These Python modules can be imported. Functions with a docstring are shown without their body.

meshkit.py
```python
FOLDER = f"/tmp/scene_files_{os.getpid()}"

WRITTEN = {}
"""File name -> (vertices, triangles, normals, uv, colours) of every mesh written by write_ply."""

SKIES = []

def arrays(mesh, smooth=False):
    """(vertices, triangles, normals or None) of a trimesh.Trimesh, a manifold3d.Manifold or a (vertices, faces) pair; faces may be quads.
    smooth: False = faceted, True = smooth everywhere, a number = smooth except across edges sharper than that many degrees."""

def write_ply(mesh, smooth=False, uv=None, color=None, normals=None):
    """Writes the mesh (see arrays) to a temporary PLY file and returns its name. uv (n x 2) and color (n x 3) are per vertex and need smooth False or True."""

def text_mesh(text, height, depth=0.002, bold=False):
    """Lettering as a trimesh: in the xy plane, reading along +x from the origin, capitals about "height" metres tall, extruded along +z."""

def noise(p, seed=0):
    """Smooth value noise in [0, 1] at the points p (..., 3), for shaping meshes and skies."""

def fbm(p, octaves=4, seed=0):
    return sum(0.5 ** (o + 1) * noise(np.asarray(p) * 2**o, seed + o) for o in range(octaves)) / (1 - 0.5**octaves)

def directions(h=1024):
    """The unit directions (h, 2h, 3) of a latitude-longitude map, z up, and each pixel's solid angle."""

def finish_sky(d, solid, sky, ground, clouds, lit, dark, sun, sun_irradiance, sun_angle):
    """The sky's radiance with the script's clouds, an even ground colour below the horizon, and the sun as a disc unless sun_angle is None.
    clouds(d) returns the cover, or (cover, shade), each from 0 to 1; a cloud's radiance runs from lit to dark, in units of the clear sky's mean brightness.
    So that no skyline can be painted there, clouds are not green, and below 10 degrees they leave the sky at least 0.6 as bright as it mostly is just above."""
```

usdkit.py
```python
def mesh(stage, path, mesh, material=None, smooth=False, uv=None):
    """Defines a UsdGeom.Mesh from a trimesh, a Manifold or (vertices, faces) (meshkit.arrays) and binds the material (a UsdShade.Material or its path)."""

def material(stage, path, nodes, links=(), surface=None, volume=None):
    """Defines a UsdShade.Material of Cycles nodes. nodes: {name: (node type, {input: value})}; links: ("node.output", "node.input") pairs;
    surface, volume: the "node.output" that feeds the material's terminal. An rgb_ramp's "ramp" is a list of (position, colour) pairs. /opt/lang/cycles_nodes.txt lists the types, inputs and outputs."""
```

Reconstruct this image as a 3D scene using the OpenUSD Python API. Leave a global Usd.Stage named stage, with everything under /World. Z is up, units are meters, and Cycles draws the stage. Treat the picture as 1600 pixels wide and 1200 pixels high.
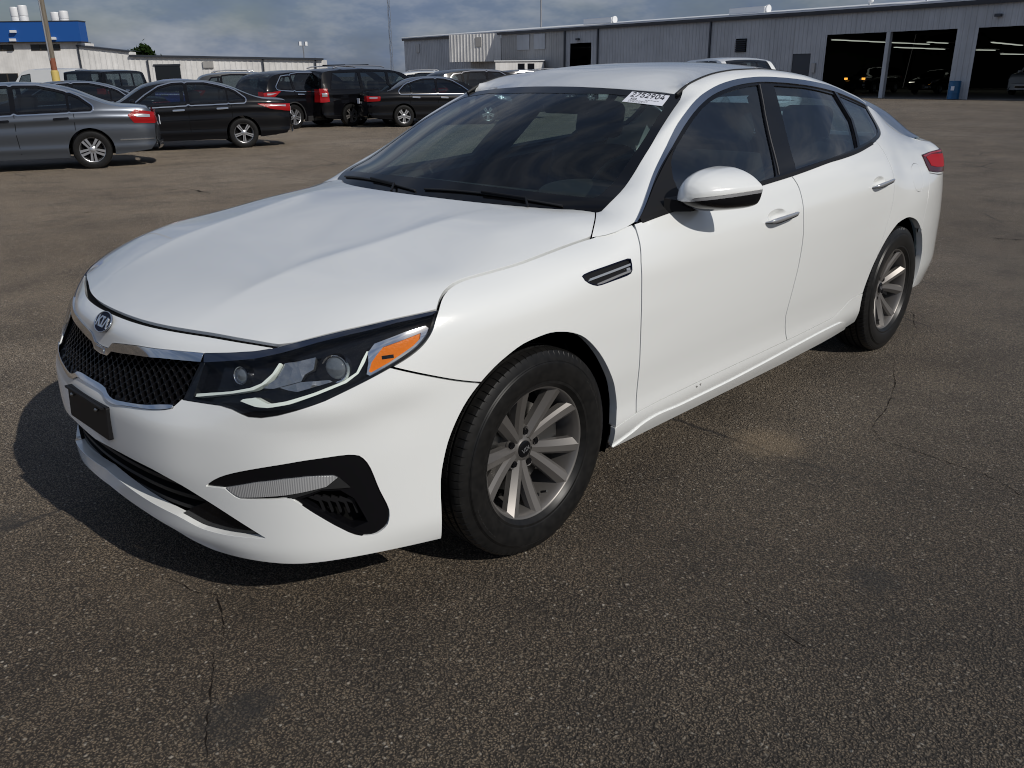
"""A parked white saloon on a worn asphalt lot, rows of cars and metal sheds behind. USD, z up, metres; the saloon's front axle is above the origin, x to its front, y to its left."""
import math, random
import numpy as np, trimesh, usdkit, meshkit, shapely, mapbox_earcut
from shapely.geometry import Polygon, LineString, box, Point
from shapely.ops import unary_union
from pxr import Usd, UsdGeom, UsdLux, UsdShade, Gf, Sdf, Vt

stage = Usd.Stage.CreateInMemory()
UsdGeom.SetStageUpAxis(stage, 'Z'); UsdGeom.SetStageMetersPerUnit(stage, 1.0)
UsdGeom.Xform.Define(stage, '/World'); UsdGeom.Scope.Define(stage, '/World/Looks')
random.seed(4); rng = np.random.default_rng(4)

# ---------------------------------------------------------------- camera, sky, sun, exposure
CAM = np.array([1.72616, 2.46134, 1.42419]); YAW, PITCH, ROLL = -2.370842, .355822, -.0111554
_f = np.array([math.cos(PITCH)*math.cos(YAW), math.cos(PITCH)*math.sin(YAW), -math.sin(PITCH)])
_r = np.array([math.sin(YAW), -math.cos(YAW), 0]); _u = np.cross(_r, _f)
_r2 = math.cos(ROLL)*_r+math.sin(ROLL)*_u; _u2 = -math.sin(ROLL)*_r+math.cos(ROLL)*_u
cam = UsdGeom.Camera.Define(stage, '/World/camera')
cam.CreateHorizontalApertureAttr(36.0); cam.CreateVerticalApertureAttr(27.0); cam.CreateFocalLengthAttr(36*1303.72/1600)
cam.CreateClippingRangeAttr(Gf.Vec2f(.05, 3000)); cam.CreateExposureAttr(-0.70)
_m4 = np.eye(4); _m4[0,:3], _m4[1,:3], _m4[2,:3], _m4[3,:3] = _r2, _u2, -_f, CAM
cam.AddTransformOp().Set(Gf.Matrix4d(_m4.tolist()))
ELEV, AZ = math.radians(36), math.radians(0.0)            # towards the sun; azimuth from +y towards +x
sun = UsdLux.DistantLight.Define(stage, '/World/sun')
sun.CreateIntensityAttr(1.25); sun.CreateAngleAttr(.5); sun.CreateColorAttr(Gf.Vec3f(1,.955,.89)); sun.CreateNormalizeAttr(True)
sun.AddRotateZOp().Set(-math.degrees(AZ)); sun.AddRotateXOp().Set(-(90-math.degrees(ELEV)))
sky = UsdLux.DomeLight.Define(stage, '/World/sky')
sky_mat = usdkit.material(stage, '/World/Looks/sky_look', {
  'sky': ('sky_texture', {'sky_type':'single_scattering','sun_disc':False,'sun_elevation':ELEV,'sun_rotation':AZ,'air_density':1.0,'aerosol_density':1.5}),
  'tc': ('texture_coordinate', {}), 'map': ('mapping', {'scale':(1.0,1.0,2.6)}),
  'n1': ('noise_texture', {'scale':2.6,'detail':7,'roughness':.56,'distortion':.3}),
  'r1': ('rgb_ramp', {'ramp':[(.36,(.34,.34,.34)),(.50,(.78,.78,.78)),(.66,(1,1,1))]}),
  'n2': ('noise_texture', {'scale':6.5,'detail':6,'roughness':.6}),
  'cl': ('rgb_ramp', {'ramp':[(.30,(2.4,3.5,6.2)),(.46,(3.6,4.8,7.4)),(.57,(6.2,7.1,9.0)),(.72,(9.4,10.0,11.4))]}),
  'mix': ('mix_color', {'blend_type':'mix','use_clamp':False}),
  'bg': ('background_shader', {'strength':.066})},
  [('tc.generated','map.vector'),('map.vector','n1.vector'),('map.vector','n2.vector'),('n1.fac','r1.fac'),('n2.fac','cl.fac'),
   ('r1.color','mix.fac'),('sky.color','mix.a'),('cl.color','mix.b'),('mix.result','bg.color')], surface='bg.background')
UsdShade.MaterialBindingAPI.Apply(sky.GetPrim()).Bind(sky_mat)
sky.GetPrim().SetCustomDataByKey('kind','structure')

# ---------------------------------------------------------------- helpers
_taken = set()
def fresh(parent, name):
    p = f'{parent}/{name}'; k = 0
    while p in _taken: k += 1; p = f'{parent}/{name}_{k:03d}'
    _taken.add(p); return p
def tag(prim, label=None, cat=None, group=None, kind=None):
    for k, v in (('label',label),('category',cat),('group',group),('kind',kind)):
        if v: prim.SetCustomDataByKey(k, v)
    return prim
def thing(name, label, cat, loc=(0,0,0), rz=0.0, group=None):
    x = UsdGeom.Xform.Define(stage, fresh('/World', name)); x.AddTranslateOp().Set(Gf.Vec3d(*map(float,loc)))
    if rz: x.AddRotateZOp().Set(math.degrees(rz))
    return str(tag(x.GetPrim(), label, cat, group).GetPath())
def put(parent, name, m, mat, smooth=35, label=None):
    """One mesh prim; m: trimesh, (v,f) or (v,f,n)."""
    p = fresh(parent, name)
    if isinstance(m, tuple) and len(m) == 3:
        v, f, n = m
        g = usdkit.mesh(stage, p, (v, f), mat, smooth=False)
        g.CreateNormalsAttr(Vt.Vec3fArray.FromNumpy(np.asarray(n, np.float32))); g.SetNormalsInterpolation('vertex')
    else:
        g = usdkit.mesh(stage, p, m, mat, smooth=smooth)
    if label: g.GetPrim().SetCustomDataByKey('label', label)
    return p
def join(ms):
    """Concatenates (v,f,n) meshes."""
    ms = [m for m in ms if m is not None and len(m[0])]
    o, V, F, N = 0, [], [], []
    for v, f, n in ms:
        V.append(v); F.append(f+o); N.append(n); o += len(v)
    return np.vstack(V), np.vstack(F), np.vstack(N)
def mirror(m):
    return m[0]*[1,-1,1], m[1][:,::-1], m[2]*[1,-1,1]
def faceted(v, f, angle=35):
    v, f, n = meshkit.arrays(trimesh.Trimesh(np.asarray(v,float), np.asarray(f,int), process=True), angle); return v, f, n
def tri(m, angle=35):
    v, f, n = meshkit.arrays(m, angle); return v, f, n
def cat(ms): return trimesh.util.concatenate(ms)
def boxm(size, at=(0,0,0), rot=None):
    m = trimesh.creation.box(size)
    if rot is not None: m.apply_transform(trimesh.transformations.rotation_matrix(rot[0], rot[1]))
    m.apply_translation(at); return m
def cyl(r, a, b, n=20):
    return trimesh.creation.cylinder(r, segment=np.array([a,b],float), sections=n)
def tube(path, r, n=10, closed=False):
    """A round bar along the points."""
    p = np.asarray(path,float); t = np.gradient(p,axis=0); t /= np.linalg.norm(t,axis=1,keepdims=True)
    up = np.array([0,0,1.]) if abs(t[:,2]).mean() < .8 else np.array([1.,0,0])
    a = np.cross(t,up); a /= np.linalg.norm(a,axis=1,keepdims=True); b = np.cross(t,a)
    r = np.broadcast_to(np.asarray(r,float),len(p)); th = np.linspace(0,2*np.pi,n,endpoint=False)
    V = (p[:,None]+r[:,None,None]*(a[:,None]*np.cos(th)[None,:,None]+b[:,None]*np.sin(th)[None,:,None])).reshape(-1,3)
    F = [];
    for i in range(len(p)-1):
        for j in range(n):
            k = (j+1)%n; F += [[i*n+j,i*n+k,(i+1)*n+k],[i*n+j,(i+1)*n+k,(i+1)*n+j]]
    F += [[0,j+1,j] for j in range(1,n-1)]+[[(len(p)-1)*n,(len(p)-1)*n+j,(len(p)-1)*n+j+1] for j in range(1,n-1)]
    return trimesh.Trimesh(V,F,process=False)
def earclip(poly):
    rings = [np.asarray(poly.exterior.coords)[:-1]]+[np.asarray(h.coords)[:-1] for h in poly.interiors]
    v = np.vstack(rings); e = np.cumsum([len(r) for r in rings]).astype(np.uint32)
    return v, mapbox_earcut.triangulate_float64(v, e).reshape(-1,3).astype(int)
def polys(g):
    if g.is_empty: return []
    if g.geom_type == 'Polygon': return [g]
    return [q for x in getattr(g,'geoms',[]) for q in polys(x)]
def tess(poly, du, dv):
    """Triangulates a polygon along a regular grid, so that it can be bent onto a surface."""
    V, F, o = [], [], 0
    u0, v0, u1, v1 = poly.bounds
    us = np.arange(math.floor(u0/du), math.ceil(u1/du)+1)*du; vs = np.arange(math.floor(v0/dv), math.ceil(v1/dv)+1)*dv
    A, Bv = np.meshgrid(us[:-1], vs[:-1], indexing='ij'); cells = shapely.box(A.ravel(), Bv.ravel(), A.ravel()+du, Bv.ravel()+dv)
    shapely.prepare(poly)
    inside = shapely.contains_properly(poly, cells); touch = shapely.intersects(poly, cells) & ~inside
    a, b = A.ravel()[inside], Bv.ravel()[inside]
    if len(a):
        q = np.stack([np.c_[a,b],np.c_[a+du,b],np.c_[a+du,b+dv],np.c_[a,b+dv]],1).reshape(-1,2)
        i = np.arange(len(a))*4; V.append(q); F.append(np.vstack([np.c_[i,i+1,i+2],np.c_[i,i+2,i+3]])); o += len(q)
    for g in shapely.intersection(poly, cells[touch]):
        for p in polys(g):
            if p.area < 1e-10: continue
            p = shapely.geometry.polygon.orient(p)
            v, f = earclip(p); V.append(v); F.append(f+o); o += len(v)
    V, F = np.vstack(V), np.vstack(F)
    key, first, inv = np.unique(np.round(V*1e6).astype(np.int64), axis=0, return_index=True, return_inverse=True)
    F = inv.ravel()[F]; F = F[(F[:,0]!=F[:,1])&(F[:,1]!=F[:,2])&(F[:,0]!=F[:,2])]
    return V[first], F
def dens(ring, step):
    p = np.asarray(ring,float); out = []
    for a, b in zip(p[:-1],p[1:]):
        k = max(1,int(np.ceil(np.linalg.norm(b-a)/step))); out += [a+(b-a)*i/k for i in range(k)]
    return np.array(out+[p[-1]])
def bend(poly, fn, nfn, du=.03, dv=.02, off=0.0, rim=0.0, rimstep=.012, round_=0.0):
    """The polygon laid on a surface as a shell, with an edge turned inward by rim metres."""
    out = []
    for p in polys(poly):
        p = shapely.geometry.polygon.orient(p)
        v2, f = tess(p, du, dv); N = nfn(v2[:,0],v2[:,1]); P = fn(v2[:,0],v2[:,1])+off*N
        fn_ = np.cross(P[f[:,1]]-P[f[:,0]],P[f[:,2]]-P[f[:,0]]); flip = (fn_*N[f[:,0]]).sum(1)<0
        f = f.copy(); f[flip] = f[flip][:,::-1]
        out.append((P,f,N))
        if rim:
            for r in [p.exterior]+list(p.interiors):
                q = dens(r.coords, rimstep); n = nfn(q[:,0],q[:,1]); a = fn(q[:,0],q[:,1])+off*n
                t = np.gradient(a,axis=0); t /= np.maximum(np.linalg.norm(t,axis=1,keepdims=True),1e-9)
                s = np.cross(t,n)                                    # outward of the panel at an edge
                lev = [(0,n*.8+s*.6),(.25,s)] if True else None
                b0, b1, b2 = a, a+s*0-n*min(.0015,rim*.3), a-n*rim
                n0 = n*.7+s*.7; n0 /= np.maximum(np.linalg.norm(n0,axis=1,keepdims=True),1e-9)
                k = len(q); i = np.arange(k-1)
                V = np.vstack([b0,b1,b1,b2]); NN = np.vstack([n0,s,s,s])
                F = np.vstack([np.c_[i,i+1,i+1+k],np.c_[i,i+1+k,i+k],np.c_[i+2*k,i+1+2*k,i+1+3*k],np.c_[i+2*k,i+1+3*k,i+3*k]])[:,::-1]
                g = np.cross(V[F[:,1]]-V[F[:,0]],V[F[:,2]]-V[F[:,0]]); fl = (g*NN[F[:,0]]).sum(1)<0; F[fl] = F[fl][:,::-1]
                out.append((V,F,NN))
    return join(out) if out else None
def sheet(P, N=None):
    """A grid of points (a,b,3) as a smooth mesh."""
    a, b = P.shape[:2]
    if N is None:
        du, dv = np.gradient(P,axis=0), np.gradient(P,axis=1); N = np.cross(du,dv); N /= np.maximum(np.linalg.norm(N,axis=2,keepdims=True),1e-12)
    i, j = np.meshgrid(np.arange(a-1),np.arange(b-1),indexing='ij'); k = (i*b+j).ravel()
    F = np.vstack([np.c_[k,k+b,k+b+1],np.c_[k,k+b+1,k+1]])
    return P.reshape(-1,3), F, N.reshape(-1,3)
def face_up(m, d):
    """Turns normals and faces of a smooth sheet towards the direction d (or away from nothing)."""
    v, f, n = m; s = (n*np.asarray(d,float)).sum(1).sum()
    return (v, f[:,::-1], -n) if s < 0 else m
def resample(pts, k):
    p = np.asarray(pts,float); s = np.r_[0,np.cumsum(np.linalg.norm(np.diff(p,axis=0),axis=1))]
    u = np.linspace(0,s[-1],k); return np.stack([np.interp(u,s,p[:,c]) for c in range(p.shape[1])],1)
def spline(pts, k):
    p = np.asarray(pts,float); s = np.r_[0,np.cumsum(np.sqrt(np.linalg.norm(np.diff(p,axis=0),axis=1)))]
    return PchipInterpolator(s,p,axis=0)(np.linspace(0,s[-1],k))

# ---------------------------------------------------------------- looks
def look(name, color, rough=.5, metal=0., coat=0., spec=.5, **kw):
    return usdkit.material(stage, '/World/Looks/'+name, {'p':('principled_bsdf', {'base_color':color,'roughness':rough,'metallic':metal,'coat_weight':coat,'specular_ior_level':spec,**kw})}, surface='p.BSDF')
def paint(name, color, flake=0.0, rough=.35, metal=0.0, coat=1.0, spec=.5):
    """Car paint: a coloured coat with fine flakes and faint waviness under clear lacquer."""
    return usdkit.material(stage, '/World/Looks/'+name, {
      'tc':('texture_coordinate',{}), 'v':('voronoi_texture',{'scale':1400.0}), 'mx':('mix_color',{'blend_type':'mix','fac':flake,'a':color,'b':(.9,.9,.9)}),
      'n':('noise_texture',{'scale':2.2,'detail':2}), 'b':('bump',{'strength':.02,'distance':.02}),
      'fb':('bump',{'strength':flake,'distance':.0006}), 'nz':('noise_texture',{'scale':900.,'detail':1}),
      'd':('noise_texture',{'scale':1.3,'detail':6,'roughness':.7}), 'dr':('map_range',{'from_min':.35,'from_max':.75,'to_min':.02,'to_max':.06}),
      'p':('principled_bsdf',{'base_color':color,'roughness':rough,'metallic':metal,'coat_weight':coat,'coat_roughness':.03,'specular_ior_level':spec})},
      [('tc.object','n.vector'),('tc.object','nz.vector'),('tc.object','d.vector'),('n.fac','b.height'),('nz.fac','fb.height'),('fb.normal','p.normal'),('b.normal','p.coat_normal'),('d.fac','dr.value'),('dr.result','p.coat_roughness')], surface='p.BSDF')
def pane(name, tint, refl=1.0, base=.04):
    """Thin tinted glass: lets the light through, mirrors the sky at a slant, the same from both sides."""
    return usdkit.material(stage, '/World/Looks/'+name, {'t':('transparent_bsdf',{'color':tint}),'g':('glossy_bsdf',{'color':(refl,refl,refl),'roughness':0.0}),
      'f':('layer_weight',{'blend':.5}),'pw':('math',{'math_type':'power','value2':4.6}),'m':('math',{'math_type':'multiply_add','value2':.95,'value3':base}),'x':('mix_closure',{})},
      [('f.facing','pw.value1'),('pw.value','m.value1'),('m.value','x.fac'),('t.BSDF','x.closure1'),('g.BSDF','x.closure2')], surface='x.closure')
M = {}
M['white'] = paint('white_pearl', (.75,.765,.755), flake=.28, rough=.2, spec=.7)
M['black_gloss'] = look('black_gloss', (.004,.004,.005), .10, coat=.12, spec=.3)
M['black_matt'] = look('black_plastic', (.008,.008,.009), .5, spec=.2)
M['void'] = look('black_underside', (.004,.004,.004), .9, spec=.1)
M['chrome'] = look('chrome', (.72,.73,.75), .07, metal=1.0)
M['handle_chrome'] = look('bright_chrome',(.62,.63,.65),.14,metal=.72,coat=.4)
M['chrome_dark'] = look('dark_chrome',(.16,.17,.20),.10,metal=1.0)
M['satin'] = look('satin_trim', (.50,.53,.58), .16, metal=1.0)
M['rubber'] = look('seal_rubber', (.012,.012,.012), .55)
M['screen'] = pane('windscreen_glass', (.70,.82,.77))
M['side_glass'] = pane('side_glass', (.50,.63,.68), base=.14)
M['cover'] = pane('lamp_cover', (.97,.98,.98), .8, base=.03)
M['silver'] = usdkit.material(stage,'/World/Looks/lamp_silver',{'tc':('texture_coordinate',{}),'v':('voronoi_texture',{'scale':26.}),'b':('bump',{'strength':.55,'distance':.02}),'p':('principled_bsdf',{'base_color':(.42,.43,.44),'metallic':.9,'roughness':.16})},[('tc.object','v.vector'),('v.distance','b.height'),('b.normal','p.normal')],surface='p.BSDF')
M['mirror'] = look('lamp_reflector', (.85,.86,.88), .05, metal=1.0)
M['drl'] = look('light_guide', (.78,.84,.78), .25, coat=.3)
M['amber'] = usdkit.material(stage,'/World/Looks/amber_lens',{'tc':('texture_coordinate',{}),'v':('voronoi_texture',{'scale':160.}),'b':('bump',{'strength':.2,'distance':.002}),
   'p':('principled_bsdf',{'base_color':(.62,.15,.004),'roughness':.35,'coat_weight':.1,'specular_ior_level':.15})},[('tc.object','v.vector'),('v.distance','b.height'),('b.normal','p.normal')],surface='p.BSDF')
M['red'] = usdkit.material(stage,'/World/Looks/red_lens',{'tc':('texture_coordinate',{}),'v':('voronoi_texture',{'scale':70.}),'b':('bump',{'strength':.5,'distance':.004}),
   'p':('principled_bsdf',{'base_color':(.30,.006,.008),'roughness':.18,'coat_weight':.3,'specular_ior_level':.3})},[('tc.object','v.vector'),('v.distance','b.height'),('b.normal','p.normal')],surface='p.BSDF')
M['fog'] = usdkit.material(stage,'/World/Looks/fog_lens',{'tc':('texture_coordinate',{}),'w':('wave_texture',{'scale':75.,'bands_direction':'y'}),'b':('bump',{'strength':.45,'distance':.002}),
   'p':('principled_bsdf',{'base_color':(.55,.56,.57),'metallic':.5,'roughness':.2,'coat_weight':1.0})},[('tc.object','w.vector'),('w.fac','b.height'),('b.normal','p.normal')],surface='p.BSDF')
M['alloy'] = look('alloy_grey', (.175,.165,.156), .42, metal=.6, coat=.1)
M['steel'] = look('bare_steel', (.32,.32,.31), .35, metal=1.0)
M['tyre'] = usdkit.material(stage,'/World/Looks/tyre_rubber',{'tc':('texture_coordinate',{}),'n':('noise_texture',{'scale':40.,'detail':4}),'r':('rgb_ramp',{'ramp':[(.3,(.006,.006,.006)),(.7,(.013,.0125,.012))]}),
   'p':('principled_bsdf',{'roughness':.38,'specular_ior_level':.28})},[('tc.object','n.vector'),('n.fac','r.fac'),('r.color','p.base_color')],surface='p.BSDF')
M['sidewall'] = look('raised_marks',(.016,.016,.016),.5)
M['cloth'] = look('seat_cloth', (.018,.018,.020), .9)
M['dash'] = look('dash_plastic', (.009,.0095,.010), .6)
M['lining'] = look('roof_lining', (.10,.10,.10), .9)
M['paper'] = look('paper', (.72,.74,.80), .6)
M['ink'] = look('ink', (.02,.022,.03), .6)
M['badge'] = look('badge_blue', (.004,.006,.018), .45, spec=.1)
# ---------------------------------------------------------------- surface of the white saloon (metres, x forward from the front axle, y to its left, z up)
from scipy.interpolate import CubicSpline, PchipInterpolator, RectBivariateSpline
from scipy.ndimage import gaussian_filter1d
PLAN = np.array([(.965,0),(.955,.2),(.916,.4),(.872,.5),(.818,.6),(.752,.69),(.64,.78),(.50,.848),(.35,.889),(.2,.909),(.0,.921),(-.33,.919),(-.5,.917),(-.9,.915),(-1.5,.918),(-2.0,.921),(-2.5,.928),(-2.8,.930),(-3.1,.916),(-3.35,.888),(-3.6,.826),(-3.78,.70),(-3.865,.45),(-3.89,.2),(-3.90,0)])
_m = np.vstack([PLAN[:0:-1]*[1,-1], PLAN, PLAN[-2::-1]*[1,-1]])
_s = np.r_[0, np.cumsum(np.linalg.norm(np.diff(_m,axis=0),axis=1))]; _s -= _s[len(PLAN)-1]
_px, _py = CubicSpline(_s,_m[:,0]), CubicSpline(_s,_m[:,1])
ST = _s[len(PLAN)-1:2*len(PLAN)-1]                       # arc length at the plan's points
TEND = ST[-1]
RIBS = {0:[(.14,.07),(.19,.045),(.24,.018),(.29,.016),(.35,.01),(.45,0),(.55,.002),(.60,.02),(.68,.066),(.74,.078),(.767,.085),(.789,.124),(.81,.18),(.85,.35)],
 1:[(.14,.07),(.19,.045),(.24,.018),(.29,.016),(.35,.01),(.45,0),(.55,.002),(.60,.02),(.68,.066),(.74,.078),(.767,.087),(.789,.125),(.81,.18),(.85,.33)],
 2:[(.14,.06),(.19,.04),(.24,.016),(.29,.014),(.35,.01),(.45,0),(.55,.002),(.60,.018),(.68,.064),(.73,.083),(.765,.1),(.789,.136),(.81,.18),(.85,.30)],
 4:[(.14,.03),(.19,.012),(.24,.0),(.35,.0),(.45,.0),(.55,.003),(.62,.012),(.68,.033),(.73,.062),(.783,.105),(.81,.14),(.85,.22)],
 6:[(.14,.03),(.19,.006),(.25,0),(.45,.002),(.56,.007),(.635,-.004),(.67,.004),(.72,.018),(.77,.045),(.81,.078),(.84,.115),(.88,.19)],
 7:[(.14,.04),(.2,.012),(.27,.0),(.48,.002),(.59,.007),(.665,-.003),(.72,.005),(.78,.020),(.82,.042),(.85,.075),(.88,.13),(.92,.23)],
 8:[(.14,.045),(.2,.012),(.27,.0),(.5,0),(.65,0),(.72,.002),(.78,.010),(.83,.028),(.86,.055),(.89,.11),(.93,.23)],
 9:[(.14,.05),(.2,.02),(.3,.0),(.6,.0),(.7,-.003),(.78,.0),(.83,.015),(.86,.04),(.885,.082),(.91,.14),(.95,.26)],
 10:[(.14,.06),(.2,.04),(.3,.015),(.45,.0),(.6,-.002),(.7,-.005),(.78,-.003),(.84,.012),(.88,.045),(.912,.096),(.94,.16),(.97,.26)],
 11:[(.14,.08),(.2,.055),(.27,.027),(.31,.02),(.35,.02),(.4,.016),(.5,.004),(.6,-.002),(.7,-.006),(.8,-.004),(.87,.008),(.91,.04),(.94,.095),(.97,.16),(1.0,.24),(1.2,.45)],
 12:[(.14,.085),(.2,.055),(.265,.028),(.305,.021),(.35,.021),(.4,.017),(.5,.005),(.6,-.002),(.7,-.007),(.8,-.007),(.87,.004),(.93,.026),(.97,.048),(1.0,.078),(1.05,.132),(1.1,.188),(1.2,.28),(1.4,.43)],
 13:[(.14,.085),(.2,.055),(.26,.03),(.30,.022),(.35,.022),(.4,.018),(.5,.006),(.6,-.003),(.7,-.008),(.8,-.01),(.88,-.002),(.95,.018),(1.0,.044),(1.05,.090),(1.1,.136),(1.2,.214),(1.3,.274),(1.39,.325)],
 14:[(.14,.085),(.2,.055),(.26,.03),(.30,.022),(.35,.022),(.4,.018),(.5,.006),(.6,-.003),(.7,-.009),(.8,-.012),(.88,-.008),(.95,.008),(1.0,.024),(1.04,.042),(1.1,.082),(1.2,.155),(1.3,.224),(1.39,.289)],
 15:[(.14,.085),(.2,.055),(.26,.03),(.31,.022),(.35,.022),(.4,.018),(.5,.006),(.6,-.003),(.7,-.010),(.8,-.014),(.88,-.012),(.95,.0),(1.0,.014),(1.06,.042),(1.1,.07),(1.2,.142),(1.3,.217),(1.39,.29)],
 16:[(.14,.1),(.2,.07),(.3,.03),(.4,.02),(.5,.01),(.6,0),(.7,-.004),(.8,-.003),(.88,.003),(.95,.018),(1.0,.04),(1.06,.074),(1.12,.116),(1.2,.183),(1.3,.268),(1.39,.345)],
 17:[(.14,.06),(.2,.03),(.35,.01),(.5,.0),(.65,0),(.75,.002),(.85,.015),(.93,.042),(1.0,.08),(1.06,.118),(1.12,.162),(1.2,.227),(1.3,.315),(1.39,.40)],
 18:[(.14,.05),(.25,.02),(.4,.0),(.6,0),(.75,.004),(.85,.020),(.93,.052),(1.0,.1),(1.06,.155),(1.12,.22),(1.2,.32),(1.3,.44)],
 19:[(.14,.06),(.25,.03),(.4,0),(.6,.0),(.75,.006),(.85,.018),(.93,.045),(1.0,.10),(1.05,.16),(1.1,.25),(1.2,.42)],
 20:[(.14,.08),(.25,.05),(.4,.0),(.6,.0),(.75,.008),(.85,.018),(.95,.035),(1.0,.06),(1.03,.105),(1.06,.18),(1.1,.30)],
 21:[(.14,.12),(.25,.08),(.4,.01),(.5,0),(.62,.01),(.75,.04),(.9,.05),(.97,.055),(1.02,.085),(1.05,.15),(1.1,.30)],
 24:[(.14,.12),(.25,.08),(.4,.01),(.5,0),(.62,.01),(.75,.05),(.9,.07),(.98,.06),(1.02,.08),(1.05,.15),(1.1,.30)]}
_zg = np.arange(.10,1.52,.01)
def _rib(k):
    a = np.array(RIBS[k]); f = PchipInterpolator(a[:,0],a[:,1])
    s0, s1 = (a[1,1]-a[0,1])/(a[1,0]-a[0,0]), (a[-1,1]-a[-2,1])/(a[-1,0]-a[-2,0])
    v = np.where(_zg<a[0,0], a[0,1]+s0*(_zg-a[0,0]), np.where(_zg>a[-1,0], a[-1,1]+s1*(_zg-a[-1,0]), f(np.clip(_zg,a[0,0],a[-1,0]))))
    return gaussian_filter1d(v,1.3,mode='nearest')
_k = sorted(RIBS); _tt = np.array([ST[i] for i in _k]); _rows = np.array([_rib(i) for i in _k])
_tg = np.arange(0,TEND+.02,.02)
_pc = PchipInterpolator(np.r_[-_tt[:0:-1],_tt], np.vstack([_rows[:0:-1],_rows]),axis=0)
_full = np.r_[-_tg[:0:-1],_tg]
_dd = gaussian_filter1d(_pc(np.clip(_full,-TEND,TEND)),2.0,axis=0,mode='nearest')
_D = RectBivariateSpline(_full,_zg,_dd,s=0)
def wall(t,z,off=0.0):
    """Point of the body's side at arc length t round the plan and height z, off metres outward."""
    t, z = np.broadcast_arrays(np.asarray(t,float),np.asarray(z,float))
    tx, ty = _px(t,1), _py(t,1); L = np.hypot(tx,ty)
    nx, ny = -ty/L*-1, tx/L*-1                          # outward: right of the direction of travel is inward on this side
    d = _D.ev(t,z)
    P = np.stack([_px(t)-nx*d, _py(t)-ny*d, z],-1)
    return P+off*wall_normal(t,z) if np.any(off) else P
def wall_normal(t,z):
    e = 2e-3
    a = wall(t+e,z)-wall(t-e,z); b = wall(t,z+e)-wall(t,z-e)
    n = np.cross(a,b); n /= np.linalg.norm(n,axis=-1,keepdims=True)
    o = np.stack([_px(t)+1.3,_py(t)*1.0,np.zeros_like(np.asarray(t,float))],-1)
    return n*np.where((n*o).sum(-1,keepdims=True)<0,-1,1)
def t_of_x(x):
    """Arc length where the side's plan has this x."""
    tt = np.linspace(0,TEND,4000); return np.interp(-np.asarray(x,float),-_px(tt),tt)
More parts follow.
